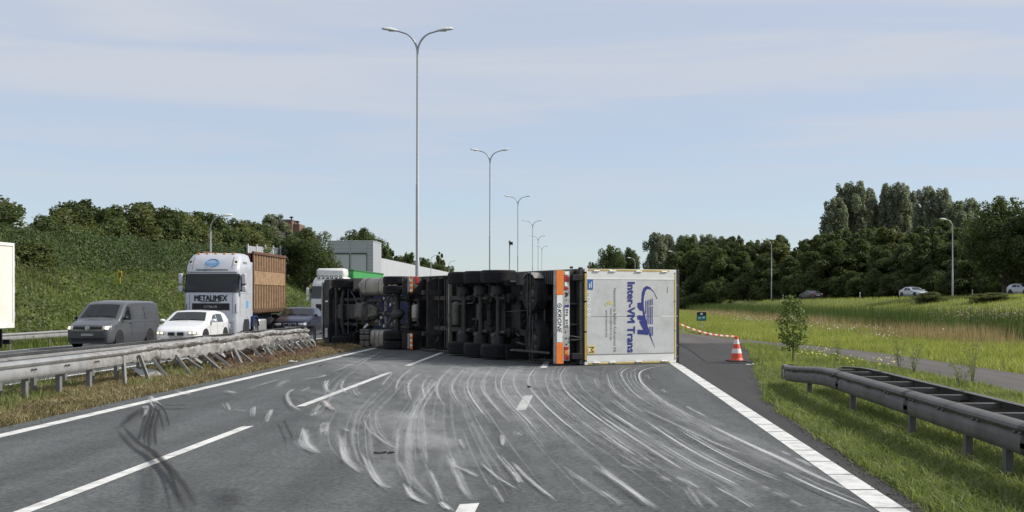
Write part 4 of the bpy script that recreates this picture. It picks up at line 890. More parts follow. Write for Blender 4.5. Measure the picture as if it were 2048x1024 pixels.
# bushes low on the bank
TB = 'low bush on the green bank'
for px, py, Y, w in ((110, 520, 84, 4.5), (165, 512, 88, 4), (205, 528, 92, 4.2), (60, 510, 80, 5), (20, 470, 76, 5.5)):
    X = at_px(px, Y); z = float(terr(X, Y)) - .3; tree('shrub', X, Y, max(1.2, h_px(py, Y, z)), '%s, %s one seen from the trailer' % (TB, ORD[(20, 60, 110, 165, 205).index(px)]), w, 'bushes on the left bank', z)
# right: wood behind the ramp
TR = 'dark green tree in the dense wood behind the ramp'; GR = 'trees of the wood behind the ramp'
tops = [(1180, 520), (1300, 505), (1360, 480), (1400, 470), (1450, 472), (1500, 470), (1550, 466), (1590, 480), (1640, 462), (1700, 455), (1760, 450), (1830, 455), (1880, 440), (1950, 450), (2010, 470), (2100, 470)]
k = 0
for px in np.arange(1345, 2110, 15.5):
    row = k % 3; t = (px - 1400) / 648.; Y = 232 - 70 * t + (0, 13, 26)[row] + random.uniform(-3, 3); X = at_px(px, Y); zt = float(terr(X, Y)) - .2
    py = np.interp(px, [a for a, _ in tops], [b for _, b in tops]) + random.uniform(-9, 16) + (24, 6, 0)[row]
    tree(('wood', 'wood2', 'wood')[row], X, Y, h_px(py, Y, zt), TR, random.uniform(6.0, 8.5), GR, zt, None, (0, 1, 0, 2, 0)[k % 5]); k += 1
TU = 'low dark bush at the foot of the wood behind the ramp'
for px in np.arange(1362, 2100, 26):
    t = (px - 1400) / 648.; Y = 226 - 69 * t + random.uniform(-2, 2); X = at_px(px, Y); zt = float(terr(X, Y)) - .3; tree('shrub', X, Y, random.uniform(3.2, 5.5), TU, random.uniform(5, 7.5), 'bushes at the foot of the wood', zt)
TN = 0; TP = 'tall grey green poplar towering over the dark wood'
for px, py, Y in ((1672, 392, 252), (1690, 362, 258), (1716, 358, 256), (1738, 372, 262), (1775, 362, 258), (1800, 360, 256), (1822, 378, 264), (1855, 368, 252), (1885, 372, 250), (1912, 398, 246), (1940, 392, 248)):
    X = at_px(px, Y); zt = 1.0; TN += 1; tree('poplar', X, Y, h_px(py, Y, zt), '%s, %s from the left' % (TP, ORD[TN - 1]), random.uniform(6.2, 8.0), 'tall poplars over the wood', zt)
TN = 0; TQ = 'grey green poplar at the left end of the wood'
for px, py, Y in ((1312, 462, 280), (1335, 466, 284), (1366, 468, 270), (1385, 466, 275), (1415, 466, 266), (1440, 470, 262), (1470, 476, 258)):
    X = at_px(px, Y); TN += 1; tree('poplar', X, Y, h_px(py, Y, .5), '%s, %s from the left' % (TQ, ORD[TN - 1]), random.uniform(5.6, 7), 'poplars at the left end of the wood', .5)
tree('oak', at_px(2008, 150), 150, h_px(388, 150, 2), 'broad dark tree with an open crown at the right edge', 8.5, None, 2)
tree('oak', at_px(2080, 146), 146, h_px(400, 146, 2), 'broad tree cut off by the right edge of the picture', 8.5, None, 2)
tree('oak', at_px(1222, 330), 330, h_px(487, 330, 0), 'rounded dark tree over the left half of the trailer doors', 8, None, 0)
tree('oak', at_px(1258, 335), 335, h_px(492, 335, 0), 'rounded dark tree over the right half of the trailer doors', 7.5, None, 0)
tree('round', at_px(1186, 340), 340, h_px(522, 340, 0), 'low tree over the left corner of the trailer doors', 5, None, 0)
# far woods closing the horizon behind the truck
n = 30000; X = np.concatenate([-40 - 160 * RNG.random(n // 2), 25 + 160 * RNG.random(n // 2)]); Y = np.where(X < 0, 420, 380) + 60 * RNG.random(n); Z = RNG.random(n) * (4.5 + 2.2 * wav(X, Y * 0, .35))
q, f = leaves(np.stack([X, Y, Z], -1), .7); tag(link_mesh('distant_wood', raw_mesh('distant_wood', q, f, 4), 'leaf_dark'), 'far band of trees along the horizon', 'wood', kind='stuff')
# sapling on the island
sp = empty('sapling', (5.87, 34.6, -.03), .4, 'young leafy sapling with a pale stake behind the rail end', 'sapling')
MB().tube([(0, 0, -.1), (.02, 0, .6), (-.02, .02, 1.2), (.03, 0, 1.65)], [.02, .016, .012, .005], 6).build('trunk', 'bark', sp, smooth=50)
MB().tube([(.06, -.03, -.1), (.08, -.03, .55)], .018, 6).build('stake', 'stake', sp)
P = []
for k in range(34):
    t = k / 33; z = .38 + 1.32 * t; e = .14 + .50 * math.sin(math.pi * min(1, (t * .7 + .28))) ** 1.2 * (t ** .5); a = k * 2.39; ex, ey, ez_ = e * math.cos(a), e * math.sin(a), z + .12
    MB().tube([(0, 0, z - .15), (ex * .5, ey * .5, z), (ex, ey, ez_)], [.006, .005, .002], 4).build('twig', 'bark', sp) if k % 3 == 0 else None
    for j in range(46): P.append((ex * random.uniform(.35, 1.1) + random.gauss(0, .05), ey * random.uniform(.35, 1.1) + random.gauss(0, .05), z + random.uniform(-.06, .2)))
q, f = leaves(np.array(P), .042, np.array([0, -.3, .8]), .9); o = link_mesh('crown', raw_mesh('crown', q, f, 4), 'bank_green', sp)
TW = 'weedy plant behind the guard rail'
for X, Y, h in ((8.0, 25.5, .9), (7.6, 28.5, .75), (7.9, 31, .8), (6.9, 33.5, .7), (8.1, 22.0, .8), (7.3, 24.0, .6)):
    w = empty('weed_plant', (X, Y, -.03), random.uniform(0, 6), '%s, %s one from the near end of the path' % (TW, ORD[[22.0, 24.0, 25.5, 28.5, 31, 33.5].index(Y)]), 'plant', 'weedy plants on the grass island'); st = MB(); P = []
    for k in range(9):
        a = random.uniform(0, 6.28); e = random.uniform(.05, .28); hh = h * random.uniform(.6, 1.1); st.tube([(0, 0, 0), (e * .4 * math.cos(a), e * .4 * math.sin(a), hh * .6), (e * math.cos(a), e * math.sin(a), hh)], [.006, .004, .002], 4)
        for j in range(26): t = random.uniform(.3, 1.05); P.append((e * t * math.cos(a) + random.gauss(0, .045), e * t * math.sin(a) + random.gauss(0, .045), hh * t + random.gauss(0, .03)))
    st.build('stem', 'bark_pale', w); q, f = leaves(np.array(P), .02); link_mesh('foliage', raw_mesh('foliage', q, f, 4), 'grass_verge', w)
tree('shrub', at_px(1860, 140), 140, 1.3, 'low round bush on the bright ramp slope left of the lamp', 3.6, var=1)
tree('shrub', at_px(1985, 128), 128, 1.0, 'low bush on the bright ramp slope near the right edge', 5, var=1)

# ================================================================ small street things
def px_pt(px, Y, py): return ((px - VX) / F_ * Y, Y, EYE + (600 - py) * Y / F_)
c = empty('traffic_cone', (4.42, 35.4, -.004), .2, 'red and white traffic cone on the dark slip road', 'traffic cone')
cb = [(.2, .03), (.165, .10), (.145, .23), (.115, .36), (.085, .49), (.055, .62), (.04, .70)]
cm = ['cone_red', 'cone_red', 'cone_white', 'cone_red', 'cone_white', 'cone_red']
bx('foot', 'cone_base', c, -.25, .25, -.25, .25, 0, .035, .015)
for k in range(6): MB().lathe([cb[k], cb[k + 1]] + ([(.0, .70)] if k == 5 else []), (0, 0, 0), (0, 0, 1), 20).build('sleeve' if k else 'skirt', cm[k], c, smooth=40)
# barrier tape
tp = empty('barrier_tape', (4.42, 35.4, .68), 0, 'red and white barrier tape from the trailer roof to the traffic cone', 'tape')
a = Vector((2.9, 35.9, 1.1)); b = Vector((4.42, 35.4, .70)); w = V(0, .004, .019)
def tape(a, b, n, sag, par):
    for k in range(n):
        t0, t1 = k / n, (k + 1) / n; p = a.lerp(b, t0) - V(0, 0, sag * math.sin(math.pi * t0)); q = a.lerp(b, t1) - V(0, 0, sag * math.sin(math.pi * t1))
        MB().add([p - w - par.location, q - w - par.location, q + w - par.location, p + w - par.location], [(0, 1, 2, 3)]).build('stripe', 'cone_red' if k % 2 else 'cone_white', par)
tape(Vector((2.62, 34.4, 1.12)), b, 22, .10, tp)
tp2 = empty('barrier_tape', (4.42, 35.4, .6), 0, 'second barrier tape running away from the cone across the slip road', 'tape')
tape(b, Vector((4.5, 60, .45)), 16, .12, tp2)
sg = empty('info_sign', px_pt(1403, 66, 650), 0, 'small black and teal roadside information sign at the meadow edge', 'sign'); sg.location.z = -.03
MB().tube([(0, .03, 0), (0, .03, .85)], .025, 8).build('post', 'lamp_metal', sg); zc_ = EYE + (600 - 632) * 66 / F_
bx('board', 'ink_black', sg, -.25, .25, -.02, .02, zc_ - .22, zc_ + .24, .005); bx('teal_field', 'teal', sg, -.23, .23, -.026, -.02, zc_ - .20, zc_ + .05, 0)
bx('symbol', 'ink_white', sg, -.06, .06, -.028, -.02, zc_ + .1, zc_ + .19, 0); bx('symbol', 'ink_white', sg, -.17, -.04, -.031, -.026, zc_ - .1, zc_ - .05, 0); bx('symbol', 'ink_white', sg, .05, .17, -.031, -.026, zc_ - .08, zc_ - .02, 0)
ys_ = empty('yellow_sign', px_pt(240, 86, 566), 0, 'small yellow sign on the left bank below the ivy', 'sign'); ys_.location.z = float(terr(ys_.location.x, 86))
zz = EYE + (600 - 548) * 86 / F_ - ys_.location.z
MB().tube([(0, .03, -.3), (0, .03, zz)], .025, 6).build('post', 'sign_yellow', ys_); bx('board', 'sign_yellow', ys_, -.13, .13, -.02, .02, zz - .2, zz + .2, .01); bx('panel', 'bank_green', ys_, -.08, .08, -.026, -.02, zz - .12, zz + .1, 0)
for px, Y in ((1720, 175), (1945, 153), (1566, 200), (1932, 240)):
    if px == 1932: continue
    X = at_px(px, Y) ; bo = empty('marker_post', (X, Y, float(terr(X, Y))), 0, {1720: 'white marker post left of the silver car on the ramp', 1945: 'white marker post right of the rightmost tall lamp', 1566: 'white marker post beside the dark car on the ramp'}[px], 'marker post')
    bx('body', 'white_paint', bo, -.06, .06, -.04, .04, 0, .95, .02); bx('band', 'ink_black', bo, -.063, .063, -.043, .043, .62, .72, 0)
# debris on the road
for (px, py, s, m_, lb) in ((768, 917, .09, 'black_plastic', 'small black plastic shard lying on the asphalt'), (583, 727, .12, 'white_paint', 'white scrap of plastic on the left edge line'), (1503, 733, .14, 'white_paint', 'white scrap lying on the slip road in front of the cone'), (640, 736, .05, 'black_plastic', 'tiny dark shard near the left edge line'), (1058, 780, .05, 'black_plastic', 'tiny dark shard by the broken lane line')):
    X, Y = gp(px, py); mb = MB()
    for k in range(3):
        c0 = V(random.uniform(-s, s) * .6, random.uniform(-s, s) * .6, .015 + .006 * k); d = [V(random.uniform(-s, s), random.uniform(-s, s) * .7, random.uniform(-.012, .022)) for _ in range(4)]
        d.sort(key=lambda q: math.atan2(q.y, q.x)); mb.loft([[c0 + q for q in d], [c0 + q * .9 + V(0, 0, .012) for q in d]])
    o = mb.build('debris', m_); o.location = (X, Y, .03); tag(o, lb, 'debris')
o = MB().loft([[(x, y - .35, .05 + .08 * abs(x) + .03 * math.sin(9 * x)) for x in np.linspace(-.3, .3, 7)] + [(x, y - .35, .035 + .08 * abs(x)) for x in np.linspace(.3, -.3, 7)] for y in (0, .2, .45, .7)]).build('bent_plate', 'galvanised_crushed', None, smooth=40)
o.location = (-9.55, 27.6, .05); o.rotation_euler = (.25, .2, .7); tag(o, 'bent grey metal plate lying in the grass behind the leaning posts', 'metal plate')
# ================================================================ cars and van (local: +y forward, front at y = 0)
class Body:
    """shell of a car from its side silhouette; panels, glass and lamps are laid on the same surface"""
    def __init__(s, L, W, zl, top, plan, belt, H, tumble=.13, rc=.11, crown=.025, wedge=.03):
        s.L, s.hw, s.zl, s.top, s.plan, s.belt, s.H, s.tumble, s.rc, s.crown, s.wedge = L, W / 2, zl, top, plan, belt, H, tumble, rc, crown, wedge
    def zt(s, d): return float(np.interp(d, [p[0] for p in s.top], [p[1] for p in s.top]))
    def pl(s, d): return float(np.interp(d, [p[0] for p in s.plan], [p[1] for p in s.plan]))
    def W(s, z, d):
        w = s.hw * s.pl(d)
        if z > s.belt: w *= 1 - s.tumble * ((z - s.belt) / max(.05, s.H - s.belt)) ** 1.15
        else: w *= 1 - s.wedge * ((s.belt - z) / (s.belt - s.zl)) ** 2 - .012 * math.sin(math.pi * min(1, (s.belt - z) / (s.belt - s.zl)) * 2.2)
        return w
    def ring(s, d):
        zt = s.zt(d); rc = min(s.rc, (zt - s.zl) * .3); zs = zt - rc; h = []
        for t in np.linspace(0, 1, 8): z = s.zl + (zs - s.zl) * t; h.append((s.W(z, d) * (.93 if t == 0 else 1), z))
        wt = s.W(zs, d)
        for a in (.4, .8, 1.2): h.append((wt - rc * (1 - math.cos(a)) * 1.15, zs + rc * math.sin(a)))
        we = wt - rc * 1.15
        for t in (.85, .55, .25): h.append((we * t, zt + s.crown * (1 - t * t)))
        return [(x, -d, z) for x, z in h] + [(0, -d, zt + s.crown)] + [(-x, -d, z) for x, z in reversed(h)]
    def shell(s):
        ds = sorted(set([p[0] for p in s.top] + [p[0] for p in s.plan] + list(np.linspace(0, s.L, 34)))); return MB().loft([s.ring(d) for d in ds])
    def topz(s, x, d):
        zt = s.zt(d); we = s.W(zt - s.rc, d) - s.rc * 1.1; t = min(1, abs(x) / max(.05, we)); return zt + s.crown * (1 - t * t)
    def top_panel(s, d0, d1, k0, k1, off=.007, n=10, m=9):
        """panel on the upper surface between depths; k0,k1: half width at d0 and d1"""
        P = []
        for i in range(n + 1):
            t = i / n; d = d0 + (d1 - d0) * t; e = .02; sl = (s.zt(d + e) - s.zt(d - e)) / (2 * e); nr = V(0, sl, 1).normalized(); k = k0 + (k1 - k0) * t
            P.append([V(x, -d, s.topz(x, d)) + nr * off for x in np.linspace(-k, k, m)])
        return MB().grid(P)
    def side_panel(s, poly, sgn, off=.006):
        """polygon in (depth, z) laid on the flank"""
        return MB().add([(sgn * (s.W(z, d) + off), -d, z) for d, z in poly], [tuple(range(len(poly)))])
    def side_quad(s, d0, d1, f0, f1, sgn, off=.006, n=6, m=5):
        P = [[V(sgn * (s.W(z, d) + off), -d, z) for z in np.linspace(f0(d), f1(d), m)] for d in np.linspace(d0, d1, n)]; return MB().grid(P)
    def yf(s, x, z):
        for d in np.arange(0, 1.2, .005):
            if s.W(min(z, s.zt(d) - min(s.rc, (s.zt(d) - s.zl) * .3)), d) >= abs(x) and s.sec_top(x, d) >= z: return -d
        return -1.2
    def sec_top(s, x, d):
        zt = s.zt(d); rc = min(s.rc, (zt - s.zl) * .3); zs = zt - rc; wt = s.W(zs, d); we = wt - rc * 1.15
        if abs(x) <= we: t = abs(x) / max(.05, we); return zt + s.crown * (1 - t * t)
        c = 1 - (wt - abs(x)) / (rc * 1.15); return zs + rc * math.sin(math.acos(min(1, max(0, c))))
    def front(s, x0, x1, z0, z1, off=.012, n=7, m=4, skew=0):
        P = [[V(x, s.yf(x, z + skew * abs(x)) + off, z + skew * abs(x)) for x in np.linspace(x0, x1, n)] for z in np.linspace(z0, z1, m)]; return MB().grid(P)
def mirror_part(r, B, s, d, z, paint):
    m = MB(); x = B.W(z, d)
    rings = [[(s * (x + .02 + .2 * t), -d - .02 + .10 * math.cos(a) * w, z + .02 + .075 * math.sin(a) * w) for a in np.linspace(0, 2 * math.pi, 10, endpoint=False)] for t, w in ((0, .35), (.2, .75), (.55, 1), (.85, .9), (1, .4))]
    m.loft(rings); o = m.build('mirror', paint, r, smooth=50)
    return o
def car(name, loc, label, paint, kind='hatch', rz=math.pi, lit=False, group=None, glass='glass'):
    if kind == 'hatch':
        B = Body(4.33, 1.78, .2, [(0, .60), (.02, .66), (.10, .73), (.35, .83), (.8, .91), (1.18, .985), (1.25, 1.0), (1.95, 1.355), (2.2, 1.41), (2.7, 1.425), (3.3, 1.39), (3.7, 1.32), (4.05, 1.08), (4.22, .96), (4.3, .82), (4.33, .6)], [(0, .70), (.03, .78), (.15, .88), (.4, .955), (.8, 1), (3.6, 1), (4.0, .96), (4.25, .86), (4.33, .78)], .92, 1.42, .2)
        ws = (1.30, 1.93, .70, .57); sw = [(1.55, 2.28), (2.36, 3.15)]; rw = (3.72, 4.03, .52, .6)
    elif kind == 'sedan':
        B = Body(4.7, 1.83, .2, [(0, .58), (.02, .66), (.10, .74), (.4, .84), (.9, .92), (1.3, .99), (1.38, 1.0), (2.1, 1.36), (2.4, 1.42), (2.9, 1.43), (3.4, 1.37), (4.1, 1.07), (4.2, 1.04), (4.62, 1.0), (4.68, .85), (4.7, .6)], [(0, .70), (.03, .78), (.15, .88), (.4, .955), (.8, 1), (3.9, 1), (4.4, .95), (4.65, .86), (4.7, .8)], .92, 1.43, .2)
        ws = (1.43, 2.08, .72, .58); sw = [(1.75, 2.45), (2.53, 3.25)]; rw = (3.45, 4.07, .56, .62)
    elif kind == 'van':
        B = Body(5.1, 1.90, .2, [(0, .72), (.02, .84), (.08, .94), (.4, 1.06), (.82, 1.17), (.90, 1.20), (1.62, 1.80), (1.85, 1.905), (2.2, 1.945), (3, 1.955), (4.7, 1.93), (4.98, 1.86), (5.06, 1.2), (5.1, .7)], [(0, .80), (.03, .88), (.12, .94), (.4, .985), (.8, 1), (4.6, 1), (5.0, .97), (5.1, .9)], 1.12, 1.95, .15, .16, .03)
        ws = (.96, 1.60, .76, .66); sw = []; rw = None
    r = empty(name, loc, rz, label, 'van' if kind == 'van' else 'car', group)
    B.shell().build('body', paint, r, smooth=42)
    B.top_panel(*ws).build('windscreen', glass, r, smooth=60)
    if rw: B.top_panel(*rw).build('rear_window', glass, r, smooth=60)
    fz_ = lambda d: B.belt + .05; tz_ = lambda d: max(B.belt + .08, B.zt(d) - .13)
    for s in (-1, 1):
        for a, b in sw: B.side_quad(a, b, fz_, tz_, s).build('side_window', glass, r, smooth=60)
        mirror_part(r, B, s, 1.45 if kind != 'van' else 1.22, B.belt + .1, paint if kind != 'van' else 'black_plastic')
        for d in ((.82, B.L - .92) if kind != 'van' else (.93, 3.95)):
            R = .335; x = B.W(.4, d)
            MB().lathe([(R + .06, -.1), (R + .06, .012), (R + .02, .014), (.02, .012)], (s * x, -d, .36), (s, 0, 0), 28).build('wheel_arch', 'black_plastic', r, smooth=40)
            wheel(r, (s * (x - .085), -d, R), (1, 0, 0), R, .215, 'rim', s, 24)
        if kind == 'van':
            B.side_panel([(1.30, 1.16), (2.05, 1.16), (2.05, 1.70), (1.80, 1.72)], s).build('side_window', glass, r)
            B.side_quad(2.2, 3.35, lambda d: 1.2, lambda d: 1.72, s, -.012).build('side_recess', paint, r, smooth=60)
            for a, b, z0, z1 in ((2.26, 3.36, 1.19, 1.68), (3.46, 4.62, 1.19, 1.66)):
                B.side_quad(a, b, lambda d: z0, lambda d: z1, s, .008).build('pressed_panel', paint, r, smooth=60)
            for d in (1.12, 2.13, 3.41): B.side_quad(d, d + .014, lambda q: .42, lambda q: 1.72 if d > 1.5 else 1.1, s, .004, 2, 8).build('door_gap', 'black_plastic', r)
            B.side_quad(.9, 4.8, lambda d: 1.045, lambda d: 1.065, s, .012, 20, 2).build('crease', paint, r); bx('handle', 'black_plastic', r, s * (B.W(1.05, 1.95)) - .02, s * (B.W(1.05, 1.95)) + .03, -2.05, -1.88, .98, 1.02, .01)
        else:
            for d in (1.42, 2.32, 3.2): B.side_quad(d, d + .012, lambda q: .38, lambda q: .93, s, .004, 2, 6).build('door_gap', 'black_plastic', r)
            for d in (2.15, 3.02): bx('handle', paint, r, s * (B.W(.85, d)) - .01, s * (B.W(.85, d)) + .03, -d - .09, -d + .09, .82, .85, .01)
    w = B.hw
    if kind == 'van':
        B.front(-.60, .60, .76, .90, .012).build('grille', 'black_plastic', r); B.front(-.70, .70, .755, .775, .02).build('chrome_strip', 'chrome', r)
        MB().lathe([(.095, 0), (.095, .02), (.08, .026), (.08, .02), (.0, .02)], (0, B.yf(0, .83) + .015, .83), (0, 1, 0), 20).build('badge_ring', 'chrome', r)
        yb = B.yf(0, .83) + .042
        for p in ([(-.05, .885), (0, .80), (.05, .885)], [(-.07, .86), (-.035, .77), (0, .83), (.035, .77), (.07, .86)]): MB().tube([(x, yb, z) for x, z in p], .011, 5).build('badge', 'chrome', r)
        for s in (-1, 1):
            B.front(*sorted((s * .62, s * .90)), .77, .93, .014).build('headlight', 'headlamp', r); B.front(*sorted((s * .74, s * .86)), .80, .90, .022).build('lit_lamp', 'headlamp_lit', r)
        B.front(-.80, .80, .30, .44, .014).build('lower_grille', 'black_plastic', r); B.front(-.26, .26, .52, .62, .02).build('number_plate', 'plate_grey', r)
        B.front(-.88, .88, .64, .66, .01).build('bumper_gap', 'black_plastic', r)
        # sun visor strip and seats behind the glass read as pale patches
        bx('sun_visor', 'plate_grey', r, -.66, -.2, -1.58, -1.5, 1.60, 1.72, .0) if False else None
    else:
        for s in (-1, 1):
            x0, x1 = sorted((s * .04, s * .30)); B.front(x0, x1, .50, .63, .016, 6, 4).build('kidney_grille', 'black_plastic', r)
            for a in (x0, x1): B.front(a - .008, a + .008, .50, .635, .022, 2, 4).build('grille_rim', 'chrome', r)
            B.front(x0, x1, .63, .642, .022, 6, 2).build('grille_rim', 'chrome', r)
            x0, x1 = sorted((s * .44, s * .80)); h = B.front(x0, x1, .545, .655, .014, 8, 4); h.build('headlight', 'headlamp', r)
            B.front(x0, x1, .535, .548, .018, 8, 2).build('headlight_rim', 'black_plastic', r)
            for q in (.53, .67): MB().lathe([(.045, 0), (.04, .012), (.0, .016)], (s * q, B.yf(s * q, .6) + .012, .60), (0, 1, 0), 12).build('lamp_ring', 'headlamp_lit' if lit else 'chrome', r)
        B.front(-.55, .55, .27, .38, .014).build('lower_intake', 'black_plastic', r); B.front(-.26, .26, .40, .49, .02).build('number_plate', 'plate_grey', r)
        MB().lathe([(.04, 0), (.036, .012), (0, .014)], (0, B.yf(0, .66) - .03, .675), (0, .8, .6), 14).build('badge', 'ink_blue', r)
        MB().add([(-.30, -B.L - .012, .78), (.3, -B.L - .012, .78), (.3, -B.L - .012, .66), (-.3, -B.L - .012, .66)], [(0, 1, 2, 3)]).build('number_plate', 'plate_grey', r)
        for s in (-1, 1): bx('tail_light', 'red_lens', r, *sorted((s * .48, s * .76)), -B.L - .02 + .0, -B.L + .25, .78, .9, .02)
    # people and seats dimly seen are left to the dark glass; wipers
    d0 = ws[0]
    for s in (-.35, .25): MB().tube([(s - .3, -d0 + .0, B.topz(s, d0) + .02), (s + .25, -d0 - .06, B.topz(s + .25, d0 + .06) + .018)], .008, 5).build('wiper', 'black_plastic', r)
    return r
zf = lambda x: float(far_z(x)) + .004
car('parked_van', (-20.2, 51.2, zf(-20.35)), 'dark grey panel van with lit headlights on the opposite carriageway', 'car_grey', 'van', rz=math.pi - .075)
car('white_car', (-15.15, 46.8, zf(-15.15)), 'white hatchback queuing in front of the silver lorry', 'car_white', 'hatch', lit=True)
car('blue_car', (-14.65, 63.0, zf(-14.6)), 'dark blue saloon car between the rusty container and the overturned truck', 'car_navy', 'sedan')
rd = math.atan2(.34, 1)
for px, paint, kind, lb in ((1606, 'car_dark', 'sedan', 'dark car passing on the ramp above the sapling'), (1848, 'car_silver', 'sedan', 'silver car passing on the ramp before the dark wood'), (2072, 'car_silver', 'hatch', 'pale silver car on the ramp cut off by the right edge')):
    k = (px - VX) / F_; Y = (47 + 158 * .34) / (k + .34); X = k * Y
    car('distant_car', (X, Y, float(ramp_z(Y)) + .02), lb, paint, kind, rz=rd + (math.pi if px != 1606 else 0), group='cars on the ramp')

# ================================================================ lorries
def plan_ring(hw, yf_, yb, r, z, n=5, bow=.05):
    """rounded rectangle: starts at rear right, runs along the right flank, front, left flank"""
    p = [(hw, yb)]
    for a in np.linspace(0, math.pi / 2, n): p.append((hw - r + r * math.cos(a), yf_ - r - bow * 0 + r * math.sin(a)))
    for t in (.5, 0, -.5): p.append(((hw - r) * t, yf_ + bow * (1 - t * t)))
    for a in np.linspace(math.pi / 2, math.pi, n): p.append((-hw + r + r * math.cos(a), yf_ - r + r * math.sin(a)))
    p.append((-hw, yb)); return [V(x, y, z) for x, y in p]
class Cab:
    def __init__(s, lv): s.lv = lv   # (z, half width, y front, y back, radius)
    def at(s, z):
        Z = [l[0] for l in s.lv]; return [float(np.interp(z, Z, [l[k] for l in s.lv])) for k in (1, 2, 3, 4)]
    def ring(s, z, off=0): hw, yf_, yb, r = s.at(z); return plan_ring(hw + off, yf_ + off, yb - off, r, z)
    def shell(s): return MB().loft([s.ring(l[0]) for l in s.lv])
    def band(s, z0, z1, i0=1, i1=13, off=.012, n=5, trim=0):
        """skin over the front (ring index i0..i1) between two heights"""
        P = []
        for z in np.linspace(z0, z1, n):
            q = s.ring(z, off)[i0:i1 + 1]
            P.append(q)
        return MB().grid(P)
    def fy(s, x, z, off=.01):
        hw, yf_, yb, r = s.at(z); t = abs(x) / (hw - r)
        if t <= 1: return yf_ + .05 * (1 - t * t) + off
        e = abs(x) - (hw - r); return yf_ - r + math.sqrt(max(0, r * r - e * e)) + off
    def patch(s, x0, x1, z0, z1, off=.012, n=9, m=4):
        return MB().grid([[V(x, s.fy(x, z, off), z) for x in np.linspace(x0, x1, n)] for z in np.linspace(z0, z1, m)])
def text_on(cab, txt, material, parent, xc, zc, off=.02, **kw):
    o = text(txt, material, parent, (xc, 0, zc), rot=(R_(90), 0, math.pi), **kw)
    # bend the letters over the cab front (text faces +y, reads towards -x)
    for v in o.data.vertices: x = xc - v.co.x; z = zc + v.co.y; v.co = Vector((x, cab.fy(x, z, off) + v.co.z, z))
    o.location = (0, 0, 0); o.rotation_euler = (0, 0, 0); o.data.update()
    return o
def truck_mirror(r, s, z0, z1, x, y, paint):
    MB().box(-.10, .10, -.13, .13, z0, z1).build('mirror', paint, r, bevel=.05, seg=3).location = (s * x, y, 0)
    MB().box(-.10, .10, -.12, .12, z0 - .36, z0 - .06).build('mirror', paint, r, bevel=.05, seg=3).location = (s * x, y, 0)
    MB().tube([(s * (x - .3), y - .05, z1 - .1), (s * x, y, z1 - .12)], .025, 6).build('mirror_arm', 'black_plastic', r); MB().tube([(s * (x - .3), y - .05, z0 - .3), (s * x, y, z0 - .28)], .025, 6).build('mirror_arm', 'black_plastic', r)
# ---- silver lorry with rusty scrap container
LX, LY = -17.0, 57.5
r = empty('container_lorry', (LX, LY, zf(LX)), math.pi, 'silver lorry with a rusty ribbed scrap container on the opposite carriageway', 'lorry')
cab = Cab([(.32, 1.16, .02, -.9, .2), (.5, 1.22, .05, -2.2, .22), (1.0, 1.24, .04, -2.2, .22), (1.3, 1.25, .0, -2.25, .2), (2.2, 1.25, -.02, -2.25, .2), (2.6, 1.25, -.10, -2.25, .2), (3.12, 1.24, -.22, -2.25, .22), (3.2, 1.25, -.18, -2.25, .24), (3.45, 1.24, -.26, -2.25, .28), (3.75, 1.2, -.46, -2.25, .34), (4.0, 1.12, -.72, -2.25, .4), (4.08, .95, -.98, -2.2, .42)])
cab.shell().build('cab', 'silver_cab', r, smooth=38)
cab.band(2.24, 3.10, 2, 12, .012, 8).build('windscreen', 'glass', r, smooth=60)
cab.band(2.24, 2.36, 2, 12, .018, 2).build('screen_base', 'black_plastic', r, smooth=60)
cab.patch(-.74, .74, 3.26, 3.30, .03).build('visor_slot', 'black_plastic', r); cab.patch(-.75, .75, 3.31, 3.33, .035).build('visor_lip', 'silver_cab', r)
text_on(cab, 'METALIMEX', 'ink_black', r, 0, 1.98, width=1.50, height=.26, fat=.014)
g = cab.patch(-.86, .86, 1.42, 1.74, .015).build('grille', 'black_plastic', r)
for k in range(4): cab.patch(-.84, .84, 1.46 + .075 * k, 1.475 + .075 * k, .03, 9, 2).build('slat', 'chassis_grey', g)
text_on(cab, 'OTMAR', 'plate_grey', r, 0, 1.58, off=.036, width=.62, height=.12, bold=.01)
cab.patch(-.45, .45, 1.80, 1.83, .018).build('handle_slot', 'black_plastic', r)
text_on(cab, 'metalimex', 'ink_skyblue', r, 0, 3.62, off=.03, width=.66, height=.12, bold=.012)
lg = MB(); lg.tube([(.28 * math.cos(a), cab.fy(.28 * math.cos(a), 3.62 + .17 * math.sin(a), .025), 3.62 + .17 * math.sin(a)) for a in np.linspace(0, 2 * math.pi, 25)], .016, 5); lg.build('logo_ring', 'ink_skyblue', r)
for dz in (-.11, -.08, .09): cab.patch(-.3, .3, 3.62 + dz, 3.632 + dz, .022, 9, 2).build('logo_bar', 'ink_skyblue', r)
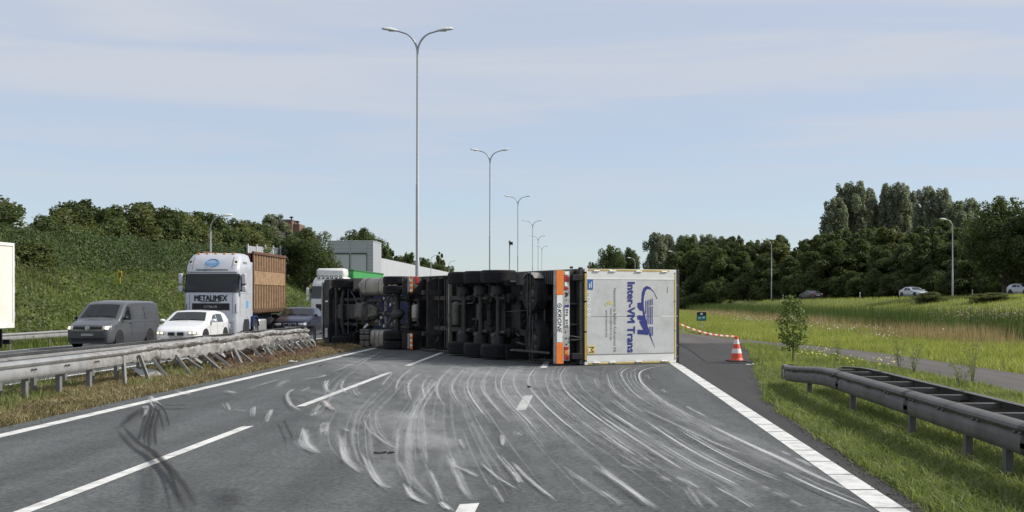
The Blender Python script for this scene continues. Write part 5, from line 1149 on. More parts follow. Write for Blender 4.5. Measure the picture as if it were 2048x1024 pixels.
for s in (-1, 1):
    cab.patch(*sorted((s * .94, s * 1.16)), 3.52, 3.78, .02, 6, 5).build('roof_light', 'headlamp', r, smooth=60); cab.patch(*sorted((s * .90, s * .93)), 3.3, 3.9, .02, 2, 6).build('roof_seam', 'rim', r)
    MB().lathe([(.07, 0), (.06, .02), (0, .025)], (s * 1.04, cab.fy(s * 1.04, 3.65, .018), 3.65), (0, 1, .5), 12).build('lamp_ring', 'black_plastic', r)
    cab.patch(*sorted((s * .98, s * 1.0)), 1.28, 2.2, .012, 2, 6).build('panel_gap', 'roof_grey', r)
    cab.patch(*sorted((s * 1.16, s * 1.246)), 1.3, 1.72, .03, 5, 5).build('air_vane', 'silver_cab', r); cab.patch(*sorted((s * 1.13, s * 1.155)), 1.3, 1.72, .014, 2, 3).build('vane_gap', 'black_plastic', r)
    cab.patch(*sorted((s * .62, s * 1.12)), .86, 1.06, .025, 8, 4).build('headlight', 'headlamp', r, smooth=60); cab.patch(*sorted((s * .62, s * 1.0)), .48, .62, .02, 7, 3).build('fog_light', 'headlamp', r)
    bx('side_window', 'glass', r, *sorted((s * 1.24, s * 1.258)), -1.28, -.42, 2.28, 2.98, 0); bx('door_gap', 'roof_grey', r, *sorted((s * 1.24, s * 1.256)), -1.40, -1.38, 1.2, 3.0, 0); bx('door_gap', 'roof_grey', r, *sorted((s * 1.24, s * 1.256)), -.36, -.345, 1.2, 3.0, 0)
    bx('side_vent', 'rim', r, *sorted((s * 1.2, s * 1.235)), -1.6, -.95, 3.58, 3.68, 0); bx('side_line', 'roof_grey', r, *sorted((s * 1.24, s * 1.256)), -2.24, -.3, 2.18, 2.195, 0); bx('side_sticker', 'ink_skyblue', r, *sorted((s * 1.24, s * 1.257)), -1.75, -1.45, 1.5, 1.85, 0)
    bx('rear_fairing', 'silver_cab', r, *sorted((s * 1.15, s * 1.25)), -2.55, -2.26, 1.1, 3.7, .03); bx('fairing_seal', 'black_plastic', r, *sorted((s * 1.16, s * 1.245)), -2.62, -2.55, 1.1, 3.7, .01)
    truck_mirror(r, s, 2.62, 3.12, 1.46, -.28, 'silver_cab')
    arch = MB().loft([[(s * 1.255, -1.42 + (.62 + w) * math.cos(a), .5 + (.62 + w) * math.sin(a)) for w in (0, .09)] + [(s * .95, -1.42 + (.62 + w) * math.cos(a), .5 + (.62 + w) * math.sin(a)) for w in (.09, 0)] for a in np.linspace(0, math.pi, 13)]); arch.build('wheel_arch', 'silver_cab', r, smooth=40)
    bx('arch_dark', 'black_plastic', r, *sorted((s * .9, s * 1.245)), -1.95, -.9, .32, 1.0, .02)
    for yv in (-1.42, -3.2, -6.6, -7.95): wheel(r, (s * 1.09, yv, .5), (1, 0, 0), .5, .3, 'rim', s, 24)
    MB().loft([[(s * (1.25 - w2), -3.2 + (.58 + w) * math.cos(a), .5 + (.58 + w) * math.sin(a)) for w, w2 in ((0, 0), (.07, 0), (.07, .35), (0, .35))] for a in np.linspace(.2, math.pi - .2, 11)]).build('mudguard', 'blue_frame', r, smooth=40)
    bx('side_tank', 'alu_bright', r, *sorted((s * .75, s * 1.22)), -5.4, -3.95, .35, .95, .08)
    bx('frame_rail', 'blue_frame', r, *sorted((s * .36, s * .46)), -9.5, -1, .85, 1.1, .01)
for x in (-.8, -.4, 0, .4, .8): bx('roof_marker', 'amber_lens', r, x - .06, x + .06, -.86, -.74, 4.02, 4.09, .02)
bx('bumper_bar', 'silver_cab', r, -.9, .9, .03, .10, .55, .80, .03); bx('number_plate', 'plate_grey', r, -.26, .26, .10, .115, .62, .73, 0)
bx('step', 'black_plastic', r, -1.22, 1.22, -.95, -.5, .3, .45, .02)
bx('subframe', 'chassis', r, -.5, .5, -9.4, -2.6, 1.08, 1.2, .01)
# container: smooth band across, ribs above and below, rounded lower edge
ct = empty('scrap_container', (LX, LY, zf(LX) + 0), math.pi, 'rusty open scrap container with vertical ribs carried by the silver lorry', 'container')
C0, C1, zb_, zt_ = -2.75, -9.2, 1.2, 4.17
sec = [(-.9, zb_), (-1.1, zb_ + .07), (-1.2, zb_ + .25), (-1.2, zt_), (-1.14, zt_), (-1.14, zb_ + .3), (1.14, zb_ + .3), (1.14, zt_), (1.2, zt_), (1.2, zb_ + .25), (1.1, zb_ + .07), (.9, zb_)]
MB().loft([[(x, y, z) for x, z in sec] for y in (C0, C1)]).build('shell', 'rust', ct, smooth=30)
bx('front_wall', 'rust', ct, -1.19, 1.19, C0 - .003, C0 + .06, zb_ + .05, zt_ - .02, .0); bx('back_wall', 'rust', ct, -1.19, 1.19, C1 - .06, C1 - .003, zb_ + .05, zt_ - .02, 0)
for s in (-1, 1):
    MB().box(-.06, .06, C1 - .08, C0 + .08, -.07, .07).build('top_rail', 'rust', ct, bevel=.02).location = (s * 1.23, 0, zt_)
    nrib = 13
    for k in range(nrib):
        y = C0 - .18 - k * (C0 - C1 - .36) / (nrib - 1)
        rib = [[V(s * (1.2 + o), y + dy, z) for o, dy in ((-.01, -.085), (.045, -.06), (.045, .06), (-.01, .085))] for z in (2.62, zb_ + .28)]
        rib.append([V(s * (1.1 + o), y + dy, zb_ + .1) for o, dy in ((-.01, -.085), (.045, -.06), (.045, .06), (-.01, .085))])
        MB().loft(rib).build('rib', 'rust_light', ct)
        MB().loft([[V(s * (1.2 + o), y + dy, z) for o, dy in ((-.01, -.085), (.045, -.06), (.045, .06), (-.01, .085))] for z in (zt_ - .08, 3.32)]).build('rib', 'rust_light', ct)
    bx('smooth_band', 'rust_light', ct, *sorted((s * 1.19, s * 1.245)), C1, C0, 2.64, 3.3, .01)
    bx('corner_post', 'rust', ct, *sorted((s * 1.12, s * 1.26)), C0 - .1, C0 + .06, zb_ + .2, zt_, .01); bx('corner_post', 'rust', ct, *sorted((s * 1.12, s * 1.26)), C1 - .06, C1 + .1, zb_ + .2, zt_, .01)
# crane arm folded behind the container
MB().tube([(1.0, -9.4, 1.0), (1.05, -9.5, 2.2), (.95, -9.7, 3.1), (.5, -9.6, 3.3)], .07, 8).build('hydraulic_hose', 'chassis_grey', r, smooth=60)
MB().tube([(1.1, -9.4, 1.1), (1.3, -9.8, 1.6), (1.25, -9.9, 2.3), (1.0, -9.6, 2.75)], .05, 8).build('hydraulic_hose', 'alu_bright', r, smooth=60)
bx('tail_frame', 'chassis_grey', r, -.9, 1.2, -9.65, -9.4, .7, 1.15, .02); bx('grab', 'alu_tank', r, .5, 1.2, -10.2, -9.4, 1.3, 2.5, .2)
# ---- white lorry with green trailer
LX2, LY2 = -17.35, 86.0
r = empty('white_lorry', (LX2, LY2, zf(LX2)), math.pi, 'white lorry with roof lamps pulling a green trailer behind the overturned truck', 'lorry')
cab2 = Cab([(.35, 1.18, .04, -2.2, .2), (.9, 1.24, .04, -2.2, .22), (1.5, 1.25, .0, -2.2, .2), (2.0, 1.25, -.02, -2.25, .22), (2.9, 1.22, -.25, -2.25, .28), (3.1, 1.2, -.28, -2.25, .34), (3.4, 1.12, -.5, -2.25, .4), (3.5, 1.02, -.62, -2.25, .4)])
cab2.shell().build('cab', 'white_paint', r, smooth=38); cab2.band(2.0, 2.86, 2, 12, .014, 7).build('windscreen', 'glass_grey', r, smooth=60)
bx('roof_spoiler', 'white_paint', r, -1.0, 1.0, -2.2, -.75, 3.45, 4.1, .18); cab2.patch(-.85, .85, 1.15, 1.62, .015).build('grille', 'black_plastic', r)
for x in (-.75, -.45, -.15, .15, .45, .75):
    MB().lathe([(.11, 0), (.115, .1), (.09, .12), (0, .11)], (x, -.5, 3.5), (0, 1, 0), 14).build('roof_lamp', 'black_plastic', r, smooth=40); MB().lathe([(.08, .121), (0, .123)], (x, -.5, 3.5), (0, 1, 0), 12).build('lamp_lens', 'headlamp', r)
MB().tube([(-.95, -.55, 3.42), (.95, -.55, 3.42)], .03, 6).build('lamp_bar', 'chrome', r)
text_on(cab2, 'TA', 'ink_blue', r, .1, 3.05, width=.6, height=.17, bold=.02)
for s in (-1, 1):
    truck_mirror(r, s, 2.2, 2.75, 1.48, -.35, 'white_paint'); cab2.patch(*sorted((s * .75, s * 1.15)), .75, 1.0, .02, 6, 4).build('headlight', 'headlamp', r)
    bx('side_window', 'glass', r, *sorted((s * 1.235, s * 1.252)), -1.3, -.45, 2.0, 2.75, 0)
    for yv in (-1.4, -5.2, -11.5, -12.9): wheel(r, (s * 1.08, yv, .5), (1, 0, 0), .5, .3, 'rim', s, 20)
MB().tube([(-.3, .0, 2.1), (.0, -.1, 2.35)], .012, 5).build('wiper', 'black_plastic', r)
bx('frame', 'chassis', r, -.5, .5, -14, -1, .8, 1.1, .01)
gt = empty('green_trailer', (LX2, LY2, zf(LX2)), math.pi, 'bright green tarpaulin trailer behind the white lorry cab', 'trailer')
bx('body', 'green_tarp', gt, -1.27, 1.27, -16.0, -2.7, 1.1, 4.02, .04); bx('top_rail', 'green_tarp_dark', gt, -1.3, 1.3, -16.02, -2.66, 3.95, 4.07, .02)
for k in range(12): bx('strap', 'green_tarp_dark', gt, 1.268, 1.285, -3.3 - k * 1.1, -3.26 - k * 1.1, 1.15, 3.95, 0)
# ---- white box trailer at the left edge
bt = empty('box_trailer', (-21.5, 44.6, zf(-21.4)), math.pi, 'tall cream white box trailer cut off by the left edge', 'trailer')
bx('box', 'cream_panel', bt, -1.27, 1.27, 0, 9, 1.05, 4.02, .02)
for s in (-1, 1):
    bx('top_rail', 'white_paint', bt, *sorted((s * 1.25, s * 1.30)), -.02, 9.02, 3.93, 4.05, .01); bx('bottom_rail', 'white_paint', bt, *sorted((s * 1.25, s * 1.30)), -.02, 9.02, 1.03, 1.2, .01); bx('corner_post', 'white_paint', bt, *sorted((s * 1.25, s * 1.30)), -.03, .1, 1.2, 3.93, .01)
    for zz in (1.5, 2.4, 3.3): MB().tube([(s * 1.28, -.05, zz - .1), (s * 1.28, -.05, zz + .1)], .03, 6).build('hinge', 'lamp_metal', bt)
    for yv in (1.6, 2.95, 4.3): wheel(bt, (s * 1.05, yv, .5), (1, 0, 0), .5, .3, 'rim', s, 20)
    bx('mudguard', 'black_plastic', bt, *sorted((s * .85, s * 1.27)), .9, 5.0, 1.0, 1.05, .0); bx('mud_flap', 'black_plastic', bt, *sorted((s * .85, s * 1.22)), .75, .8, .35, 1.03, 0)
bx('underrun_bar', 'chassis', bt, -1.2, 1.2, -.0, .12, .45, .62, .02); bx('frame', 'chassis', bt, -.55, .55, .1, 9, .75, 1.03, .01); bx('tail_light', 'red_lens', bt, .45, .75, -.03, .05, .8, .95, .01); bx('tail_light', 'red_lens', bt, -.75, -.45, -.03, .05, .8, .95, .01)
# ---- recovery truck hidden behind the trailer, its edge showing
rt = empty('recovery_truck', (2.45, 47.2, 0), 0, 'tail of a recovery truck showing behind the right edge of the trailer', 'truck')
bx('flatbed', 'rust', rt, -1.25, 1.27, 0, 5.5, .95, 1.15, .02); bx('side_locker', 'white_paint', rt, .9, 1.26, .1, 1.6, 1.15, 1.75, .02); bx('tail_board', 'white_paint', rt, -1.25, 1.1, -.05, .03, .75, 2.0, .02); bx('beacon_post', 'white_paint', rt, 1.0, 1.12, .1, .25, 1.75, 2.25, .01)
bx('cab', 'white_paint', rt, -1.2, 1.2, 5.8, 7.6, .6, 2.15, .12); bx('frame', 'chassis', rt, -.5, .5, 0, 7, .7, .95, .01)
for s in (-1, 1):
    for yv in (1.4, 6.3): wheel(rt, (s * 1.08, yv, .48), (1, 0, 0), .48, .28, 'rim', s, 20)
    for k in range(3): MB().lathe([(.06, 0), (.06, .05), (0, .06)], (s * 1.17, -.06, .75 + .16 * k), (0, -1, 0), 12).build('tail_light', ('red_lens', 'amber_lens', 'red_lens')[k], rt)

# ================================================================ the overturned articulated truck
def lay_down(o, loc, th):
    """roll on to the right side: its up becomes the horizontal direction R, its forward F"""
    F = V(-math.sin(th), math.cos(th), 0); R = V(math.cos(th), math.sin(th), 0); D = V(0, 0, -1)
    o.matrix_world = Matrix(((D.x, F.x, R.x, loc[0]), (D.y, F.y, R.y, loc[1]), (D.z, F.z, R.z, loc[2]), (0, 0, 0, 1)))
TH = R_(27)
Rv = V(math.cos(TH), math.sin(TH), 0)
tr = empty('overturned_trailer', (0, 0, 0), 0, 'semi trailer lying on its side across the road, grey doors facing the camera', 'trailer')
DZ0, DZ1 = 1.12, 3.93
lay_down(tr, V(.10, 33.0, 1.285) - Rv * DZ0, TH)
TL_ = 14.0
# body
bx('curtain', 'curtain', tr, -1.262, -1.25, .1, TL_, 1.22, 3.9, .0); bx('curtain', 'curtain', tr, 1.25, 1.262, .1, TL_, 1.22, 3.9, .0)
bx('roof', 'plate_grey', tr, -1.25, 1.25, .05, TL_, 3.9, 3.96, .01); bx('front_wall', 'plate_grey', tr, -1.25, 1.25, TL_, TL_ + .05, 1.15, 3.94, .01); bx('floor', 'chassis', tr, -1.24, 1.24, .06, TL_, 1.20, 1.26, .0)
for s in (-1, 1):
    bx('roof_rail', 'black_plastic', tr, *sorted((s * 1.2, s * 1.275)), -.02, TL_, 3.86, 3.99, .01); bx('side_rail', 'chassis_grey', tr, *sorted((s * 1.2, s * 1.275)), .1, TL_, 1.08, 1.22, .01)
    bx('main_beam', 'chassis', tr, *sorted((s * .44, s * .58)), .4, 9.5, .90, .915, .0); bx('main_beam', 'chassis', tr, *sorted((s * .50, s * .52)), .4, 9.5, .915, 1.2, 0); bx('main_beam', 'chassis_grey', tr, *sorted((s * .44, s * .58)), 9.5, TL_ - .2, 1.04, 1.06, 0)
    bx('side_guard', 'chassis_grey', tr, *sorted((s * 1.2, s * 1.23)), 7.9, 11.0, .50, .60, .01); bx('side_guard', 'chassis_grey', tr, *sorted((s * 1.2, s * 1.23)), 7.9, 11.0, .80, .90, .01)
    for y in (8.1, 9.5, 10.9): bx('guard_hanger', 'chassis', tr, *sorted((s * 1.15, s * 1.2)), y - .03, y + .03, .5, 1.1, 0)
for k in range(24):
    y = .55 + k * .56; big = k in (13, 16)
    if 3.7 < y < 7.6 and k % 2: continue
    bx('cross_member', 'chassis_grey' if k % 3 else 'chassis', tr, -1.2, 1.2, y - (.06 if big else .03), y + (.06 if big else .03), 1.02 if not big else .9, 1.2, .0)
bx('long_brace', 'alu_tank', tr, -1.22, 1.22, 9.25, 9.31, .86, .98, .01); bx('long_brace', 'chassis_grey', tr, -1.22, 1.22, 11.2, 11.28, .82, 1.02, .01); bx('long_brace', 'chassis_grey', tr, -1.22, 1.22, 8.15, 8.2, .86, 1.0, .01)
AX = (4.35, 5.68, 7.02)
for y in AX:
    MB().tube([(-.95, y, .53), (.95, y, .53)], .075, 12).build('axle', 'chassis', tr, smooth=40)
    for s in (-1, 1):
        wheel(tr, (s * (1.125 if s < 0 else 1.04), y, .53), (1, 0, 0), .53, .39, 'rim_dark', s, 32); MB().lathe([(.22, -.12), (.22, .12), (.16, .14)], (s * .74, y, .53), (s, 0, 0), 18, True).build('brake_drum', 'chassis', tr, smooth=40)
        MB().tube([(s * .5, y + .55, .72), (s * .5, y + .1, .56), (s * .5, y - .35, .6)], [.06, .06, .05], 8).build('trailing_arm', 'chassis_grey', tr, smooth=50)
        MB().lathe([(.1, 0), (.15, .03), (.13, .09), (.155, .13), (.13, .18), (.15, .24), (.1, .27)], (s * .5, y - .38, .64), (0, 0, 1), 14, True).build('air_spring', 'rubber', tr, smooth=50)
        MB().lathe([(.05, 0), (.095, .02), (.095, .12), (.105, .13), (.095, .14), (.095, .24), (.04, .26)], (s * .62, y + .2, .50), (0, .96, .25), 14, True).build('brake_chamber', 'cast_metal', tr, smooth=40)
    MB().tube([(-.8, y + .2, .62), (.8, y + .2, .62)], .028, 8).build('camshaft', 'chassis_grey', tr)
for s in (-1, 1):
    MB().box(*sorted((s * .85, s * 1.245)), 3.25, 3.30, .3, 1.08).build('mud_flap', 'rubber', tr); bx('fender_strip', 'plate_grey', tr, *sorted((s * .96, s * 1.0)), 3.24, 3.249, .42, .80, 0)
bx('air_tank_box', 'chassis_grey', tr, -.35, .2, 6.2, 6.5, .7, .95, .06)
MB().lathe([(.05, 0), (.13, .04), (.14, .08), (.14, .72), (.13, .76), (.05, .8)], (-.4, 8.4, .8), (1, 0, 0), 18, True).build('air_tank', 'cast_metal', tr, smooth=40)
# tool box, spare wheels in their cradles
bx('pallet_box', 'chassis_grey', tr, -1.24, -.86, .55, 3.15, .55, 1.06, .02); bx('box_plate', 'plate_grey', tr, -1.2, -.9, 3.15, 3.158, .6, .74, 0)
for k in range(7): bx('box_rib', 'chassis', tr, -1.23, -.87, .62 + k * .12, .66 + k * .12, .535, .55, 0)
for s, y in ((-1, 1.65), (1, 1.5)):
    wheel(tr, (s * .62, y, .46), (0, 0, 1), .53, .36, 'rim_dark', -1, 32, 'spare_wheel', True)
    MB().tube([(s * .6 - .62, y + .06, .26), (s * .6 + .62, y + .06, .26)], .02, 6).build('cradle_bar', 'chassis_grey', tr); MB().tube([(s * .6 - .62, y - .12, .26), (s * .6 + .62, y - .12, .26)], .02, 6).build('cradle_bar', 'chassis_grey', tr)
MB().loft([[( -.60 - (.58 + w) * math.cos(a), 1.65 + (.58 + w) * math.sin(a), z) for w, z in ((0, .25), (.02, .25), (.02, .66), (0, .66))] for a in np.linspace(-.75, .75, 9)]).build('wheel_guard', 'alu_tank', tr, smooth=40)
bx('cradle_rail', 'chassis_grey', tr, .92, .98, .3, 2.6, .2, .27, .01)
MB().tube([(-.3, 11.4, 1.0), (-.1, 11.35, .9), (.5, 11.5, .92), (.8, 11.7, 1.0)], .02, 6).build('hose', 'rubber', tr, smooth=60)
for s in (-1, 1): bx('landing_leg', 'chassis_grey', tr, *sorted((s * .62, s * .76)), 10.5, 10.66, .42, 1.1, .01)
rg_ = random.Random(9)
for k in range(34):
    x = rg_.uniform(-.9, .9); y = rg_.uniform(2.8, 10.5); l = rg_.uniform(.2, .9)
    MB().tube([(x, y, .9), (x + rg_.uniform(-l, l) * .3, y + rg_.uniform(-l, l) * .5, .78), (x + rg_.uniform(-l, l) * .5, y + rg_.uniform(-l, l), .94)], rg_.uniform(.01, .022), 6).build('hose', rg_.choice(['chassis_grey', 'rubber', 'chassis', 'cast_metal']), tr, smooth=60)
# rear: underrun bar, lamp panel, recess, frame
bx('underrun_bar', 'plate_grey', tr, -1.22, 1.22, -.02, .10, .26, .50, .01)
for x0, x1, m_, z0, z1 in ((-1.22, -.58, 'orange_reflector', .285, .49), (-.57, .66, 'ink_white', .30, .46), (.67, 1.22, 'orange_reflector', .285, .48)): bx('marker_plate', m_, tr, x0, x1, -.036, -.02, z0, z1, .004)
text('KRONE', 'ink_black', tr, (.10, -.0395, .375), width=.62, height=.12, bold=.012, shear=.25)
MB().lathe([(.062, 0), (.062, .004), (.046, .004), (.046, 0)], (-.30, -.036, .375), (0, -1, 0), 18).build('emblem', 'ink_black', tr); bx('emblem', 'ink_black', tr, -.33, -.27, -.041, -.036, .368, .382, 0)
bx('lamp_panel', 'plate_grey', tr, -1.2, 1.15, .02, .06, .50, .70, .01)
for x0, x1, m_ in ((-1.18, -1.10, 'ink_white'), (-1.08, -.93, 'red_lens'), (-.91, -.80, 'ink_white'), (-.78, -.72, 'red_lens'), (.78, .86, 'red_lens'), (.88, .98, 'amber_lens'), (1.0, 1.12, 'red_lens')): bx('tail_lamp', m_, tr, x0, x1, -.0, .02, .545, .66, .008)
pl = bx('number_plate', 'ink_white', tr, -.32, .26, .004, .02, .55, .67, .004); bx('plate_band', 'ink_blue', tr, -.32, -.25, -.0, .004, .55, .67, 0)
for k, ch in enumerate('WKX 408'): 
    if ch != ' ': bx('plate_mark', 'ink_grey', tr, -.215 + k * .07, -.165 + k * .07, .0, .004, .57 + .01 * (k % 2), .65 - .008 * (k % 3), 0)
for k in range(9): x = random.choice([random.uniform(-.75, -.4), random.uniform(.3, .75)]); bx('bolt_plate', 'ink_black', tr, x - .02, x + .02, .012, .02, .54 + random.random() * .1, .57 + random.random() * .1, 0)
bx('recess_plate', 'chassis', tr, -1.22, 1.22, .35, .37, .55, 1.1, 0)
for x in (-.35, .2, .62): bx('recess_web', 'chassis_grey', tr, x - .02, x + .02, .1, .35, .68, 1.08, 0)
bx('frame_beam', 'chassis', tr, -1.26, 1.26, .0, .2, .98, 1.10, .015); bx('buffer', 'rubber', tr, .95, 1.12, -.06, .1, .72, 1.05, .02); bx('buffer', 'rubber', tr, -1.12, -.95, -.06, .1, .74, 1.05, .02)
MB().tube([(.6, .0, .72), (.6, -.03, 1.0), (.9, -.03, 1.02)], .018, 6).build('step_rail', 'chassis_grey', tr); MB().tube([(.5, .0, .72), (.55, -.03, 1.02)], .018, 6).build('step_rail', 'chassis_grey', tr)
bx('top_lamp', 'black_plastic', tr, -1.33, -1.27, .0, .08, .72, .80, .02); bx('top_lamp', 'black_plastic', tr, -1.31, -1.262, .0, .08, .98, 1.08, .01)
# door leaves: right leaf (now below) and left leaf (now above)
for x0, x1 in ((-1.19, -.004), (.004, 1.19)):
    d = bx('door', 'door_grey', tr, x0, x1, -.03, .02, DZ0 + .06, DZ1 - .06, .006)
    s = -1 if x0 < 0 else 1
    if s < 0:
        bx('white_strip', 'ink_white', d, -1.03, -.995, -.036, -.03, DZ0 + .05, DZ1 - .06, 0); bx('door_edge', 'door_white', d, -1.19, -1.03, -.033, -.03, DZ0 + .06, DZ1 - .06, 0)
    else:
        bx('dark_strip', 'ink_grey', d, .995, 1.015, -.036, -.03, DZ0 + .05, DZ1 - .06, 0); bx('door_edge', 'door_white', d, 1.015, 1.19, -.033, -.03, DZ0 + .06, DZ1 - .06, 0)
    for zz in (DZ0 + .35, 1.95, 2.75, 3.55): MB().tube([(s * 1.215, -.045, zz - .09), (s * 1.215, -.045, zz + .09)], .02, 6).build('hinge', 'ink_white', d)
bx('seam_light', 'ink_white', tr, -.012, .012, -.034, -.031, 3.45, DZ1 - .06, 0)
for s in (-1, 1):
    for z0, z1 in ((DZ0 + .1, 1.86), (1.94, 2.7), (2.78, 3.72)): bx('yellow_trim', 'yellow_trim', tr, *sorted((s * 1.215, s * 1.262)), -.036, .05, z0, z1, .004)
    bx('door_post', 'door_white', tr, *sorted((s * 1.19, s * 1.27)), -.03, .05, DZ0, DZ1, .004)
for x0, x1 in ((-1.15, -.42), (-.38, .38), (.42, 1.15)):
    bx('yellow_trim', 'yellow_trim', tr, x0, x1, -.034, .05, DZ1 - .058, DZ1 - .012, .004); bx('yellow_trim', 'yellow_trim', tr, x0, x1, -.034, .05, DZ0 + .0, DZ0 + .055, .004)
bx('door_head', 'ink_white', tr, -1.27, 1.27, -.028, .05, DZ1 - .012, DZ1 + .005, 0); bx('door_seal', 'black_plastic', tr, -1.275, 1.275, -.022, .06, DZ1 + .005, DZ1 + .11, .01)
for x in (-.85, 0.0, .8, 1.1): bx('seal_bolt', 'rim', tr, x - .02, x + .02, -.034, -.022, DZ1 + .02, DZ1 + .05, 0)
# lettering and marks
text('Inter-VM Trans', 'ink_blue', tr, (.02, -.036, 2.52), width=1.88, height=.22, fat=.012)
text('Nemzetközi és Belföldi Árufuvarozó Kft.', 'ink_grey', tr, (.10, -.036, 2.035), width=1.72, height=.105)
text('intervm@intervm.hu', 'ink_grey', tr, (.20, -.036, 1.905), width=.84, height=.09); text('www.intervm.hu', 'ink_grey', tr, (.17, -.036, 1.775), width=.72, height=.075)
bx('mail_mark', 'sticker_yellow', tr, -.42, -.32, -.034, -.0305, 1.86, 1.94, 0); MB().lathe([(.055, 0), (.055, .004), (.04, .004), (.04, 0)], (-.34, -.031, 1.775), (0, -1, 0), 16).build('web_mark', 'sticker_yellow', tr)
bx('small_print', 'ink_grey', tr, -.80, -.64, -.034, -.0305, 3.65, 3.665, 0)
KX, KZ = 5.39 * 75.0, 5.39 * 66.0
def lgp(px, py): return ((py - 500) / KX, 1.12 + ((1180 + px / 5.39) - 1168.5) / 66.5)
def logo(name, poly, depth=.0355): return MB().prism([lgp(*p) for p in poly], lambda a, b, d: (a, d, b), -.0305, -depth).build(name, 'ink_blue', tr)
# swoosh: outer and inner edge of the crescent
outer = [(722, 300), (690, 225), (650, 180), (612, 165), (580, 185), (560, 240), (553, 320), (560, 400), (575, 490), (600, 590), (640, 700), (705, 842)]
inner = [(735, 310), (700, 240), (660, 205), (620, 198), (598, 225), (582, 290), (578, 360), (585, 430), (600, 510), (622, 600), (655, 700), (705, 842)]
for k in range(len(outer) - 1):
    q = [outer[k], outer[k + 1], inner[k + 1], inner[k]] if k < len(outer) - 2 else [outer[k], outer[k + 1], inner[k]]; logo('swoosh', q, .0352 + .0001 * (k % 2))
logo('letter_mark', [(510, 352), (540, 345), (540, 352), (556, 340), (570, 440), (535, 432), (512, 400)], .0362)
logo('letter_mark', [(508, 492), (525, 485), (575, 490), (590, 540), (560, 548), (538, 538), (512, 530)], .0365)
logo('letter_mark', [(535, 565), (530, 548), (592, 540), (628, 640), (632, 702), (512, 690), (512, 642), (578, 648)], .0368)
for y0, y1, x0, x1, n_ in ((300, 372, 598, 690, 6), (392, 470, 598, 690, 6), (470, 585, 615, 690, 5), (615, 712, 640, 692, 4)):
    for k in range(n_ - 1):
        x = x0 + (x1 - x0) * k / (n_ - 1); sh = (x1 - x) * .35 * (1 if y0 < 390 else -.1); logo('stripe', [(x, y0 + sh), (x + 8, y0 + sh - 3), (x + 8, y1 + sh * .5), (x, y1 + sh * .5)], .0354)
st = MB().box(-.99, -.72, -.035, -.0305, 1.20, 1.36).build('sticker', 'sticker_blue', tr); bx('sticker_mark', 'ink_white', st, -.88, -.77, -.037, -.035, 1.25, 1.275, 0); bx('sticker_mark', 'ink_white', st, -.93, -.77, -.037, -.035, 1.30, 1.32, 0)
for k in range(5):
    x = -.62 + k * .145; MB().lathe([(.052, 0), (.052, .004), (0, .004)], (x, -.031, 1.24), (0, -1, 0), 16).build('speed_sticker', 'ink_white', tr); bx('sticker_mark', 'ink_grey', tr, x - .02, x + .02, -.0365, -.035, 1.222 + .004 * k, 1.258, 0)
s2 = bx('sticker', 'sticker_yellow', tr, .76, .98, -.035, -.0305, 1.20, 1.42, 0); text('M', 'ink_black', s2, (.87, -.036, 1.31), width=.15, height=.16); bx('sticker_mark', 'ink_white', s2, .79, .95, -.0355, -.035, 1.24, 1.27, 0)

# ---- tractor unit
TH2 = R_(40); R2 = V(math.cos(TH2), math.sin(TH2), 0)
tu = empty('overturned_tractor', (0, 0, 0), 0, 'overturned tractor unit with its dark underside showing, nose in the crushed rail', 'truck')
lay_down(tu, V(-6.45, 44.0, 1.29) - R2 * .5, TH2)
for s in (-1, 1):
    bx('frame_rail', 'chassis', tu, *sorted((s * .40, s * .47)), -1.0, 4.9, .74, 1.0, .01); bx('frame_flange', 'chassis_grey', tu, *sorted((s * .38, s * .49)), 1.4, 4.6, .725, .74, 0)
for y in (-.9, -.3, .8, 2.1, 4.5): bx('cross_member', 'chassis', tu, -.4, .4, y - .06, y + .06, .78, .95, .01)
